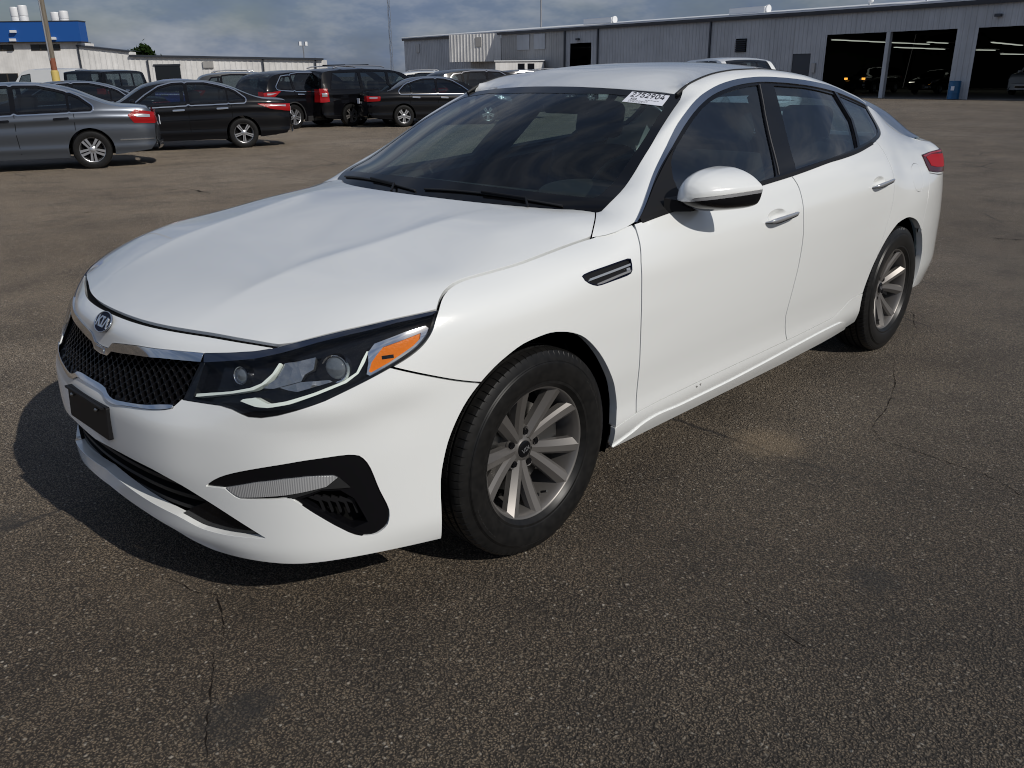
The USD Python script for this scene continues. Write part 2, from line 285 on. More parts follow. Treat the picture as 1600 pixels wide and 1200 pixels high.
# ---------------------------------------------------------------- ground
FW, RT = _f[:2]/np.linalg.norm(_f[:2]), _r[:2]
def ground_z(x, y):
    """The lot falls gently away behind the saloon."""
    s = (np.asarray(x)-CAM[0])*FW[0]+(np.asarray(y)-CAM[1])*FW[1]; t = np.clip((s-7.5)/7,0,1)
    return -.10*t*t*(3-2*t)
def lot(fw, rt, z=0.0):
    """World point from metres ahead of and right of the camera's foot."""
    x, y = CAM[:2]+FW*fw+RT*rt; return np.array([x,y,float(ground_z(x,y))+z])
SPOTS = [(-1.23,1.045,.20),(.95,.30,.22),(1.07,.887,.13),(.99,.87,.08),(1.133,-.541,.10),(-.55,1.75,.10),(-4.6,-6.9,.5)]          # pale sand, pale crumbled edge, then tar stains
M['asphalt'] = usdkit.material(stage, '/World/Looks/asphalt', {
  'g':('geometry',{}),
  'big':('noise_texture',{'scale':.22,'detail':6,'roughness':.62}), 'bigr':('rgb_ramp',{'ramp':[(.30,(.150,.112,.074)),(.5,(.196,.152,.104)),(.70,(.248,.200,.146))]}),
  'mid':('noise_texture',{'scale':1.7,'detail':8,'roughness':.7}), 'midr':('rgb_ramp',{'ramp':[(.3,(.62,.62,.63)),(.5,(1,1,1)),(.72,(1.22,1.2,1.16))]}),
  'warp':('noise_texture',{'scale':55.,'detail':3}), 'wv':('mix_vector',{'fac':.016}), 'vt':('noise_texture',{'scale':120.,'detail':4,'roughness':.7}), 'vtr':('rgb_ramp',{'ramp':[(.3,(.55,.55,.55)),(.5,(1,1,1)),(.7,(1.35,1.35,1.35))]}), 'm7':('mix_color',{'blend_type':'multiply','fac':1.0,'use_clamp':False}), 
  'st':('voronoi_texture',{'scale':78.,'randomness':1.0}), 'stv':('separate_color',{}),
  'stm':('map_range',{'from_min':.16,'from_max':.40,'to_min':1.0,'to_max':0.0,'clamp':True}),
  'sel':('map_range',{'from_min':.66,'from_max':.80,'to_min':0.0,'to_max':1.0,'clamp':True}),
  'fac':('math',{'math_type':'multiply'}), 
  'stc':('rgb_ramp',{'ramp':[(0,(.20,.16,.11)),(.5,(.28,.235,.175)),(.85,(.37,.32,.25)),(1,(.47,.43,.36))]}),
  'fine':('voronoi_texture',{'scale':170.}), 'finer':('rgb_ramp',{'ramp':[(.0,(1.95,1.92,1.86)),(.28,(1.0,1.0,1.0)),(.58,(.18,.175,.17))]}),
  'm1':('mix_color',{'blend_type':'multiply','fac':1.0,'use_clamp':False}), 'm2':('mix_color',{'blend_type':'multiply','fac':1.0,'use_clamp':False}), 'm3':('mix_color',{'blend_type':'mix'}),
  # cracks
  'cw':('noise_texture',{'scale':1.1,'detail':6,'roughness':.65}), 'cws':('mix_vector',{'fac':.16}), 'ck':('voronoi_texture',{'scale':.33,'feature':'distance_to_edge'}),
  'ckr':('map_range',{'from_min':.0012,'from_max':.0042,'to_min':1.0,'to_max':0.0,'clamp':True}), 'ckn':('noise_texture',{'scale':.6,'detail':3}), 'ckm':('map_range',{'from_min':.52,'from_max':.60,'to_min':0,'to_max':.85,'clamp':True}), 'ckf':('math',{'math_type':'multiply'}),
  'm4':('mix_color',{'blend_type':'mix','b':(.018,.015,.013)}),
  'wr':('mapping',{'location':(-1.7,-2.5,0)}), 'ws':('separate_xyz',{}), 'wa':('math',{'math_type':'multiply','value2':-.717}), 'wb':('math',{'math_type':'multiply_add','value2':-.697}), 'wn':('math',{'math_type':'multiply_add','value2':5.0}), 'wm':('map_range',{'range_type':'smoothstep','from_min':2.0,'from_max':13.0,'to_min':0.0,'to_max':1.0,'clamp':True}), 'wc':('rgb_ramp',{'ramp':[(0,(.60,.60,.60)),(1,(1.58,1.66,1.80))]}), 'm6':('mix_color',{'blend_type':'multiply','fac':1.0,'use_clamp':False}),  # paler and greyer away from the camera: grazing light put into the colour
  # oil and tar spots
  'sp':('noise_texture',{'scale':.8,'detail':5,'roughness':.6}), 'spr':('map_range',{'from_min':.66,'from_max':.76,'to_min':0,'to_max':.6,'clamp':True}), 'm5':('mix_color',{'blend_type':'mix','b':(.025,.022,.021)}),
  **{f'q{k}':('mapping',{'scale':(1/r,1/r,1/r),'location':(-x/r,-y/r,0)}) for k,(x,y,r) in enumerate(SPOTS)}, **{f'qg{k}':('gradient_texture',{'gradient_type':'spherical'}) for k in range(len(SPOTS))},
  'qn':('noise_texture',{'scale':34.,'detail':5,'roughness':.7}), **{f'qm{k}':('math',{'math_type':'multiply_add','value2':1.5}) for k in range(len(SPOTS))}, **{f'qr{k}':('map_range',{'from_min':.86,'from_max':1.35,'to_min':0,'to_max':(.22,.10)[k] if k<2 else .5,'clamp':True}) for k in range(len(SPOTS))},
  **{f'qx{k}':('mix_color',{'blend_type':'mix','b':(.40,.29,.17) if k<1 else (.20,.165,.125) if k<2 else (.022,.021,.020)}) for k in range(len(SPOTS))},
  # bump
  'hb':('math',{'math_type':'multiply_add','value2':-.6}), 'bump':('bump',{'strength':1.0,'distance':.009}), 'inv':('math',{'math_type':'multiply_add','value2':-.5}), 
  'p':('principled_bsdf',{'roughness':.75,'specular_ior_level':.5,'diffuse_roughness':1.0})},
 [('g.position',f'{n}.vector') for n in ('big','mid','cw','ckn','sp','warp','vt')]+[('g.position','wv.a'),('warp.color','wv.b'),('wv.result','st.vector'),('wv.result','fine.vector'),('vt.fac','vtr.fac'),('m1.result','m7.a'),('vtr.color','m7.b')]+
 [('big.fac','bigr.fac'),('mid.fac','midr.fac'),('bigr.color','m1.a'),('midr.color','m1.b'),('fine.distance','finer.fac'),('m7.result','m2.a'),('finer.color','m2.b'),
  ('st.color','stv.color'),('st.distance','stm.value'),('stv.r','sel.value'),('stm.result','fac.value1'),('sel.result','fac.value2'),('stv.g','stc.fac'),('m2.result','m3.a'),('stc.color','m3.b'),('fac.value','m3.fac'),
  ('g.position','cws.a'),('cw.color','cws.b'),('cws.result','ck.vector'),('ck.distance','ckr.value'),('ckn.fac','ckm.value'),('ckr.result','ckf.value1'),('ckm.result','ckf.value2'),('m3.result','m4.a'),('ckf.value','m4.fac'),
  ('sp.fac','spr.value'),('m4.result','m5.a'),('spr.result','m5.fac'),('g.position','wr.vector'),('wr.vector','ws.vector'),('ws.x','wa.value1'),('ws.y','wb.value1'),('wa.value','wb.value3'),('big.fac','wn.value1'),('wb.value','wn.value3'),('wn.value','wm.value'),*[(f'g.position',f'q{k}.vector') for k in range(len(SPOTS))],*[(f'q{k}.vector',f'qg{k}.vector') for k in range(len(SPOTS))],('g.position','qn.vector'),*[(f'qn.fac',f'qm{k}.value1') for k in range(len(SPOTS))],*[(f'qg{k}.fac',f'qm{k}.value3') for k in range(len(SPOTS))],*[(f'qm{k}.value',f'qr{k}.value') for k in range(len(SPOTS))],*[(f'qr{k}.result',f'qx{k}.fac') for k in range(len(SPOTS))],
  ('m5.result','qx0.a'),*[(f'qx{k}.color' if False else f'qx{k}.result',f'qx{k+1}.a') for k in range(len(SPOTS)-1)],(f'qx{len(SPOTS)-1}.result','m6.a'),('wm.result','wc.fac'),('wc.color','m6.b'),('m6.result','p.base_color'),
  ('st.distance','inv.value1'),('fine.distance','hb.value1'),('inv.value','hb.value3'),('hb.value','bump.height'),('bump.normal','p.normal')], surface='p.BSDF')
_fw = np.r_[-40,np.arange(-6,34,.8),np.geomspace(34,1400,16)]; _rt = np.r_[-1200,-600,-300,-150,-80,np.arange(-44,45,2.0),80,150,300,600,1200]
_a,_b = np.meshgrid(_fw,_rt,indexing='ij'); _x = CAM[0]+FW[0]*_a+RT[0]*_b; _y = CAM[1]+FW[1]*_a+RT[1]*_b
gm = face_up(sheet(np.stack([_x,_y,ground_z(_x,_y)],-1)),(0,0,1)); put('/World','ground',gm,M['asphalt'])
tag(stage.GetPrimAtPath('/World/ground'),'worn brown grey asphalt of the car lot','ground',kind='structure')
# cracks lie in the ground sheet's place, a hair above it
CRACKS = [[(-1.669,1.258),(-1.562,1.368),(-1.553,1.486),(-1.528,1.615),(-1.509,1.758),(-1.46,1.858),(-1.399,1.935),(-1.30,2.10)],[(-1.562,1.368),(-1.67,1.29),(-1.914,1.257),(-2.273,1.164),(-2.658,1.013)],[(-.193,1.514),(-.169,1.577),(-.146,1.638),(-.117,1.709),(-.108,1.757)],
 [(.904,.171),(.881,.27),(.883,.316),(.842,.384),(.893,.508),(.929,.593)],[(.973,.624),(1.025,.714),(1.072,.797),(1.121,.868),(1.165,.962)],[(-6.624,.369),(-6.616,.5),(-6.673,.612)],[(-21.697,-5.825),(-23.317,-5.41),(-22.993,-4.369),(-22.693,-3.407)],[(-3.673,.724),(-3.581,.777),(-3.399,.849),(-3.273,.909)],[(-1.738,-7.798),(-1.86,-7.79),(-1.943,-7.776)],[(-3.254,-9.705),(-3.802,-9.375),(-3.725,-8.47)]]
M['crack'] = look('crack_dark',(.016,.013,.011),.9,spec=.1)
for ci, c in enumerate(CRACKS):
    far = np.linalg.norm(np.array(c[0])-CAM[:2]); p_ = dens(np.array(c), .018 if far<8 else .12); n_ = len(p_); k_ = .007 if far<8 else .04
    p_ = p_+np.cumsum(rng.normal(0,.45,(n_,2)),axis=0)*k_*.35*np.sin(np.linspace(0,math.pi,n_))[:,None]+rng.normal(0,.25,(n_,2))*k_
    t_ = np.gradient(p_,axis=0); t_ /= np.linalg.norm(t_,axis=1,keepdims=True); w_ = np.clip(rng.normal(.0013,.0012,n_),.0002,.0035)*(1 if far<8 else 5.0)*np.clip(np.sin(np.linspace(0.05,math.pi-.05,n_))*1.6,.2,1)
    q_ = np.c_[-t_[:,1],t_[:,0]]*w_[:,None]; G_ = np.stack([p_+q_,p_-q_],1); G_ = np.concatenate([G_,(ground_z(G_[...,0],G_[...,1])+(.0012 if far<8 else .006))[...,None]],-1)
    put('/World/ground','crack',face_up(sheet(G_),(0,0,1)),M['crack'])
# ---------------------------------------------------------------- the white saloon: outlines on its side as (arc length, height)
def mir(l): return [(-a,b) for a,b in l][::-1]
def sm(l, k=4):
    """Rounds a polyline with a spline through its points (k points a step)."""
    return [tuple(q) for q in spline(l, (len(l)-1)*k+1)]
HOODLINE = [(0,.789),(.126,.789),(.292,.79),(.483,.7895),(.571,.788),(.658,.7865),(.735,.784)]
LAMPTOP = [(.756,.7845),(.856,.804),(.948,.820),(1.075,.837),(1.194,.845)]
LAMPREAR = [(1.194,.845),(1.181,.831),(1.159,.80),(1.127,.77),(1.036,.727)]
LAMPBOT = [(1.036,.727),(.928,.686),(.862,.661),(.787,.639),(.739,.626),(.694,.618),(.658,.618),(.634,.625),(.610,.633),(.574,.638),(.525,.637),(.470,.636),(.447,.636)]
ARCHF = [(1.162,.181),(1.158,.30),(1.160,.371),(1.180,.464),(1.236,.569),(1.300,.631),(1.378,.680),(1.470,.711),(1.552,.717),(1.622,.706),(1.699,.678),(1.785,.611),(1.858,.523),(1.909,.436),(1.933,.354),(1.933,.286),(1.955,.204)]
ARCHR = [(3.965,.223),(3.935,.30),(3.928,.38),(3.955,.48),(4.018,.590),(4.115,.668),(4.211,.705),(4.316,.713),(4.440,.690),(4.555,.631),(4.635,.547),(4.672,.456),(4.66,.374),(4.628,.282)]
HOODSEAM = [(1.194,.845),(1.225,.870),(1.265,.885),(1.322,.895),(1.416,.902),(1.511,.909),(1.679,.925),(1.874,.941)]
DOORF = [(2.037,.967),(2.028,.916),(2.009,.827),(2.015,.695),(2.037,.48),(2.052,.309)]
DOORB = [(3.067,1.031),(3.083,1.015),(3.108,.976),(3.119,.927),(3.124,.86),(3.137,.746),(3.134,.663),(3.120,.563),(3.107,.451),(3.123,.394),(3.164,.316)]
DOORBOT = [(2.052,.309),(2.21,.314),(2.618,.315),(3.164,.316),(3.42,.319),(3.62,.325),(3.72,.352),(3.802,.380),(3.928,.386)]
SEAMBF = [(1.036,.727),(1.123,.693),(1.232,.652),(1.300,.631)]
BELT = [(2.047,0.968),(2.192,0.983),(2.443,1.000),(2.752,1.013),(2.907,1.022),(3.057,1.031),(3.183,1.040),(3.439,1.060),(3.530,1.064),(3.738,1.076),(3.885,1.089),(4.025,1.103),(4.137,1.120),(4.191,1.135),(4.218,1.160),(4.228,1.189),(4.238,1.226),(4.253,1.259)]
CHO = [(2.042,0.970),(2.204,1.060),(2.272,1.097),(2.419,1.176),(2.527,1.244),(2.598,1.282),(2.665,1.314),(2.733,1.340),(2.798,1.358),(2.865,1.373),(2.943,1.385),(3.031,1.394),(3.131,1.399),(3.233,1.401),(3.405,1.396),(3.580,1.385),(3.756,1.369),(3.847,1.359),(3.937,1.345),(4.021,1.327),(4.101,1.307),(4.186,1.286),(4.253,1.259)]
CHI = [(2.052,0.970),(2.218,1.058),(2.291,1.096),(2.451,1.175),(2.569,1.242),(2.640,1.279),(2.711,1.309),(2.776,1.331),(2.841,1.347),(2.918,1.360),(3.004,1.371),(3.107,1.378),(3.210,1.381),(3.374,1.376),(3.560,1.364),(3.719,1.349),(3.809,1.339),(3.903,1.327),(3.990,1.311),(4.077,1.293),(4.168,1.272),(4.245,1.250)]
ZTOP = [(4.253,1.259),(4.38,1.222),(4.55,1.16),(4.70,1.105),(4.85,1.070),(5.0,1.045),(5.2,1.028),(5.4,1.018),(5.7,1.012),(TEND,1.010)]
TAIL = [(4.720,.989),(4.871,.991),(5.064,.993),(5.30,.990),(5.62,.978),(5.62,.885),(5.30,.872),(5.05,.878),(4.872,.889),(4.714,.908),(4.700,.943)]
FUEL = [(4.403,.885),(4.412,.93),(4.453,.955),(4.51,.964),(4.560,.955),(4.583,.93),(4.578,.880),(4.540,.840),(4.50,.826),(4.455,.83),(4.415,.855)]
LIPBOT = [(0,.262),(.126,.255),(.257,.245),(.36,.230),(.415,.205),(.496,.188),(.621,.190),(.714,.190),(.912,.198),(1.079,.19),(1.162,.181)]
INTUP = [(0,.424),(.154,.430),(.299,.425),(.399,.405),(.495,.365),(.594,.317),(.668,.2745)]
INTLO = [(.668,.2735),(.624,.271),(.531,.266),(.474,.268),(.372,.290),(.215,.303),(.10,.315),(0,.325)]
FOGB = [(.512,.409),(.563,.443),(.650,.472),(.730,.489),(.810,.500),(.895,.504),(.931,.499),(.954,.475),(.980,.393),(1.003,.320),(.997,.288),(.979,.270),(.955,.261),(.920,.266),(.872,.297),(.803,.353),(.745,.397),(.719,.394),(.611,.386),(.585,.399),(.569,.412)]
GR_TOP = [(0,.697),(.050,.700),(.078,.7205),(.140,.729),(.218,.738),(.349,.745),(.476,.7495),(.497,.7497)]
GR_TOPLOW = [(0,.676),(.048,.679),(.072,.696),(.14,.703),(.203,.711),(.341,.723),(.492,.7295)]
GR_RIGHT = [(.492,.7295),(.466,.689),(.447,.638),(.424,.618)]
GR_LOWUP = [(.424,.6195),(.383,.615),(.320,.604),(.232,.594),(.165,.588),(.132,.592),(.105,.605),(.06,.609),(0,.609)]
GR_LOWLO = [(.420,.612),(.390,.605),(.337,.597),(.237,.586),(.165,.576),(.130,.578),(.098,.591),(.06,.594),(0,.594)]
W2 = wall; WN = wall_normal
def WT(poly, mat_name=None, **k):
    return bend(poly, W2, WN, **k)
def ok(p): return p if p.is_valid else p.buffer(0)
def PG(*ls): return ok(Polygon([q for l in ls for q in l]))
def sym(poly): return ok(unary_union([poly, shapely.affinity.scale(poly,-1,1,origin=(0,0))]).buffer(1e-4,join_style=2).buffer(-1e-4,join_style=2))
import shapely.affinity
GAP = .0028
def both(parent, name, poly, mat, label=None, **k):
    """The panel on the left and its mirror image on the right."""
    m = WT(poly, **k); put(parent, name, m, M[mat], label=label); put(parent, name, mirror(m), M[mat], label=label)
car = thing('white_sedan', 'large white four-door sedan in the foreground with a paper number sticker on its windscreen', 'car')
# --- front bumper, with the openings cut out
hl_s, lt_s, arf = sm(HOODLINE), sm(LAMPTOP), sm(ARCHF)
lamp_all = PG([(.497,.7497),(.571,.757),(.660,.767),(.735,.7795)], lt_s, sm(LAMPREAR)[1:], LAMPBOT[1:], GR_RIGHT[1:3][::-1])
lamp_lens = PG([(.501,.729),(.576,.740),(.664,.752),(.758,.771),(.855,.793),(.946,.810),(1.072,.829),(1.174,.837)], sm(LAMPREAR)[3:], LAMPBOT[1:-1], [(.454,.642)])
lampstrip = PG([(.497,.7497),(.571,.757),(.660,.767),(.735,.7795)], lt_s, [(1.174,.8375),(1.072,.829),(.946,.810),(.855,.793),(.758,.771),(.664,.752),(.576,.740),(.501,.7295)])
grille_all = PG(GR_TOP, GR_RIGHT, GR_LOWLO)
intake = PG(sm(INTUP), sm(INTLO))
fog = PG(sm(FOGB,3))
bump_half = PG(hl_s, lt_s, sm(LAMPREAR)[1:], sm(SEAMBF)[1:], [q for q in arf if q[0]<1.30 and q[1]<.631][::-1], sm(LIPBOT)[::-1])
bumper = sym(bump_half).buffer(-GAP, join_style=2)
for h in (lamp_all, grille_all, intake, fog): bumper = bumper.difference(sym(h).buffer(.0012) if h in (grille_all,intake) else unary_union([h, shapely.affinity.scale(h,-1,1,origin=(0,0))]).buffer(.0015))
bumper = bumper.difference(sym(ok(LineString(HOODLINE).buffer(.0065,cap_style=2)))); put(car, 'hood_seal', WT(sym(ok(LineString(HOODLINE).buffer(.012))), off=-.012, du=.02, dv=.01), M['void'])
bump = WT(bumper, du=.02, dv=.0125, rim=.03); put(car, 'front_bumper', bump, M['white'])
# dark backing behind bumper gaps, lamps and openings
back = sym(PG([(0,.785),(.735,.778)], [(1.17,.835),(1.18,.80),(1.10,.76),(1.02,.72),(1.02,.45),(1.02,.24),(.60,.24),(0,.27)]))
put(car, 'front_liner', WT(back, du=.03, dv=.02, off=-.05), M['void'])
both(car, 'lamp_housing', lamp_all, 'black_gloss', off=-.042, du=.02, dv=.01)
both(car, 'lamp_edge', ok(lamp_all.difference(lamp_all.buffer(-.005))), 'black_gloss', off=-.004, rim=.04, du=.02, dv=.01)
both(car, 'lamp_trim', lampstrip, 'chrome_dark' if 'chrome_dark' in M else 'black_gloss', off=.0015, rim=.014, du=.015, dv=.006)
# --- headlamps
M['lens'] = usdkit.material(stage,'/World/Looks/projector_glass',{'p':('principled_bsdf',{'base_color':(.10,.115,.13),'roughness':.02,'coat_weight':1.0,'specular_ior_level':1.0})},surface='p.BSDF')
def headlamp(mm):
    root = fresh(car, 'headlamp'); UsdGeom.Xform.Define(stage, root)
    def q(n, poly, mat, **k):
        if n == 'light_guide': poly = ok(poly.buffer(-.0024))
        m = WT(poly, **k); put(root, n, mirror(m) if mm else m, M[mat])
    q('bezel', PG([(.758,.768),(.855,.788),(.945,.805),(1.065,.822),(1.141,.826),(1.107,.815),(1.027,.793),(.987,.783),(.966,.767),(.952,.734),(.930,.709),(.883,.694),(.875,.700),(.853,.71),(.840,.731),(.857,.767),(.792,.762)]), 'black_gloss', off=-.030, rim=.012, du=.015, dv=.008)
    q('reflector', PG([(.688,.691),(.729,.717),(.751,.753),(.792,.758),(.843,.767),(.836,.739),(.811,.727),(.801,.710),(.761,.701),(.720,.691)]), 'silver', off=-.020, rim=.02, du=.015, dv=.008)
    q('reflector', PG([(.741,.694),(.801,.708),(.875,.710),(.884,.705),(.790,.684),(.766,.688)]), 'silver', off=-.016, rim=.02, du=.015, dv=.008)
    q('light_guide', PG([(.457,.646),(.473,.656),(.592,.676),(.655,.691),(.687,.704),(.717,.728),(.736,.753),(.748,.753),(.731,.727),(.703,.701),(.667,.682),(.600,.667),(.480,.645)]), 'drl', off=-.012, rim=.025, du=.012, dv=.006)
    q('light_guide', PG([(.622,.653),(.635,.662),(.673,.669),(.710,.656),(.760,.664),(.836,.683),(.911,.706),(.946,.725),(.964,.755),(.979,.775),(.989,.774),(.974,.745),(.954,.718),(.920,.697),(.844,.673),(.769,.652),(.710,.640),(.674,.641)]), 'drl', off=-.012, rim=.025, du=.012, dv=.006)
    q('side_trim', PG([(.983,.769),(1.003,.789),(1.032,.796),(1.089,.809),(1.150,.817),(1.157,.810),(1.147,.793),(1.127,.772),(1.036,.731),(.982,.711),(.973,.716),(.981,.745)]).difference(PG([(.980,.722),(.989,.744),(1.004,.760),(1.025,.779),(1.133,.801),(1.127,.786),(1.106,.771),(1.037,.739),(.985,.719)])), 'mirror', off=-.010, rim=.02, du=.012, dv=.006)
    q('turn_signal', PG([(.980,.720),(.989,.744),(1.004,.760),(1.025,.779),(1.133,.801),(1.127,.786),(1.106,.771),(1.037,.739),(.985,.718)]), 'amber', off=-.014, du=.012, dv=.006)
    q('bulb_slot', box(1.018,.748,1.05,.757), 'black_gloss', off=-.0132, rim=.001, du=.012, dv=.006)
    for c, r, mat in (((.893,.739),.034,'main'), ((.609,.717),.022,'inner')):
        P0, N0 = W2(*c), WN(*c); ax = N0*.45+np.array([.9,.25,-.05])*.55; ax /= np.linalg.norm(ax)
        o = P0-N0*.030
        ring = trimesh.creation.revolve([(r*.86,-.02),(r*.95,.004),(r*1.05,.006),(r*1.12,-.002),(r*1.14,-.02)], sections=40)
        lens = trimesh.creation.revolve([(0,r*.42)]+[(r*.86*math.sin(a),r*.42*math.cos(a)-.002) for a in np.linspace(.15,1.5,9)], sections=40)
        cup = trimesh.creation.revolve([(0,-.004),(r*.5,-.0035),(r*.9,0.0)], sections=40)
        T = trimesh.geometry.align_vectors([0,0,1], ax); T[:3,3] = o
        for nm, m_, mt in (('lens_ring',ring,'mirror'),('projector_lens',lens,'lens'),('reflector_cup',cup,'silver')):
            m_ = m_.copy(); m_.apply_transform(T); tm = tri(m_, 50); put(root, nm, mirror(tm) if mm else tm, M[mt])
    q('lamp_cover', lamp_lens, 'cover', off=0.0, rim=.004, du=.02, dv=.012)
headlamp(False); headlamp(True)
# --- grille: black lattice of diamonds in a chrome frame
M['grille'] = look('grille_black',(.005,.005,.006),.35,spec=.12)
root = fresh(car, 'grille'); UsdGeom.Xform.Define(stage, root)
g_in = sym(PG(GR_TOPLOW, GR_RIGHT, GR_LOWUP)); holes = []
for iz, zz in enumerate(np.arange(.60,.75,.0125)):
    for tt_ in np.arange(-.52,.53,.036)+(.018 if iz%2 else 0):
        holes.append(Polygon([(tt_-.0150,zz),(tt_-.004,zz+.0088),(tt_+.004,zz+.0088),(tt_+.0150,zz),(tt_+.004,zz-.0088),(tt_-.004,zz-.0088)]))
lat = g_in.difference(unary_union(holes))
put(root, 'mesh_panel', WT(lat, off=-.014, rim=.016, rimstep=.03, du=.03, dv=.02), M['grille'])
put(root, 'backing', WT(g_in, off=-.032, du=.04, dv=.03), M['void'])
both(root, 'end_cap', PG([(.492,.7295),(.466,.689),(.447,.638),(.424,.618),(.45,.633),(.476,.636),(.5,.7295)]), 'black_gloss', off=-.004, rim=.02, du=.015, dv=.01)
up = sym(PG(GR_TOP, [(.492,.7295)], GR_TOPLOW[::-1][1:])); put(root, 'upper_trim', WT(up, off=.004, rim=.02, du=.02, dv=.008), M['chrome'])
lo = sym(PG(sm(GR_LOWUP,2), sm(GR_LOWLO,2)[::-1])); put(root, 'lower_trim', WT(lo, off=.005, rim=.02, du=.02, dv=.006), M['chrome'])
chip = PG([(-.046,.671),(.046,.671),(.038,.664),(-.038,.664)]); put(root, 'sensor_tab', WT(ok(box(-.036,.680,.026,.694)), off=.0065, rim=.003, du=.02, dv=.01), M['satin'])
# --- badge, plate holder, air intake, fog lamps
def frame_at(t, z, off=0., d=None):
    N = WN(t,z); X = W2(t+.01,z)-W2(t-.01,z); X /= np.linalg.norm(X); Y = np.cross(N,X); Y /= np.linalg.norm(Y); X = np.cross(Y,N)
    if Y[2] < 0: Y = -Y; X = -X
    T = np.eye(4); T[:3,0], T[:3,1], T[:3,2], T[:3,3] = X, Y, N, W2(t,z)+off*N; return T
def badge(root, T, r, sy=.62, txt=True):
    b = trimesh.creation.cylinder(1, .004, sections=48); b.apply_scale([r,r*sy,1]); b.apply_transform(T); put(root, 'badge', b, M['badge'], 40)
    R_ = trimesh.creation.torus(1, .05, major_sections=48, minor_sections=8); R_.apply_scale([r,r*sy,.05]); m_ = R_.copy(); m_.apply_translation([0,0,.002]); m_.apply_transform(T); put(root, 'badge_rim', m_, M['chrome'], 60)
    tx = meshkit.text_mesh('KI\u039b', r*.62, .0015, True); tx.apply_translation([-tx.bounds[:,0].mean(),-tx.bounds[:,1].mean(),.0021]); tx.apply_scale([1.02,1,1]); tx.apply_transform(T); put(root, 'badge_lettering', tx, M['badge_text'], False)
M['badge_text'] = look('badge_lettering', (.75,.77,.8), .2, metal=.9)
T = frame_at(0.0,.762,.002); T[:3,3] = W2(0,.764)+.003*WN(0,.764)
badge(car, T, .050)
pl = fresh(car, 'plate_holder'); UsdGeom.Xform.Define(stage, pl)
def rbox(size, at, r=.006):
    w, h, d = size; p = box(-w/2+r,-h/2+r,w/2-r,h/2-r).buffer(r, quad_segs=4); m = trimesh.creation.extrude_polygon(p, d, engine='earcut')
    m.apply_transform(np.array([[0,0,1,0],[1,0,0,0],[0,1,0,0],[0,0,0,1.]])); m.apply_translation(at); return m
pm = rbox((.288,.098,.013),(.956,0,.513)); pm.apply_transform(trimesh.transformations.rotation_matrix(math.radians(-4),[0,1,0],[.956,0,.513])); put(pl, 'plate_panel', pm, M['plate'] if 'plate' in M else M['black_matt'], 30)
for y in (-.09,.09): put(pl, 'screw', trimesh.creation.icosphere(2,.0065).apply_translation([.9735,y,.546]), M['steel'], True)
put(pl, 'ledge', boxm((.009,.27,.006),(.972,0,.5605)), M['black_matt'])
root = fresh(car, 'lower_intake'); UsdGeom.Xform.Define(stage, root)
isym = sym(intake)
put(root, 'duct', WT(isym.buffer(.01), off=-.06, du=.03, dv=.02), M['void'])
for z0 in (.30,.335,.37,.405):
    s = ok(isym.intersection(box(-.52,z0,.52,z0+.012)))
    for q_ in polys(s): put(root, 'slat', WT(q_, off=-.03, rim=.03, du=.03, dv=.02), M['black_matt'])
both(root, 'end_panel', PG([(.377,.285),(.40,.268),(.474,.268),(.624,.271),(.66,.274),(.594,.312),(.51,.355),(.445,.325)]), 'black_gloss', off=-.018, rim=.01, du=.02, dv=.012)
def foglight(mm):
    root = fresh(car, 'fog_lamp'); UsdGeom.Xform.Define(stage, root)
    def q(n, poly, mat, **k):
        m = WT(poly, **k); put(root, n, mirror(m) if mm else m, M[mat])
    FL = PG([(.574,.413),(.659,.436),(.738,.449),(.800,.454),(.863,.451),(.876,.445),(.845,.422),(.783,.411),(.739,.404),(.612,.389),(.590,.399)])
    FM = PG([(.775,.388),(.832,.409),(.880,.405),(.915,.375),(.945,.300),(.905,.288),(.856,.325)])
    q('surround', fog.difference(FM), 'black_gloss', off=-.006, rim=.05, du=.02, dv=.012)
    q('mesh_backing', FM.buffer(.012), 'void', off=-.05, du=.02, dv=.02)
    q('fin', PG([(.739,.402),(.845,.420),(.878,.444),(.906,.412),(.833,.416),(.757,.394)]), 'dash', off=.0, rim=.012, du=.02, dv=.012)
    q('lens', FL, 'fog', off=.0, rim=.012, du=.015, dv=.008)
    for k in range(6):
        a = np.array([.79+.022*k,.392+.002*k-.006*k]); b = a+[.034,-.018]
        q('mesh_bar', ok(LineString([a,b,b+[.008,-.03]]).buffer(.0035).intersection(FM)), 'black_matt', off=-.02, rim=.01, du=.02, dv=.02)
    q('edge_trim', ok(LineString([(.745,.392),(.80,.352),(.872,.296),(.925,.268)]).buffer(.0045)), 'black_gloss', off=-.001, rim=.008, du=.02, dv=.012)
foglight(False); foglight(True)
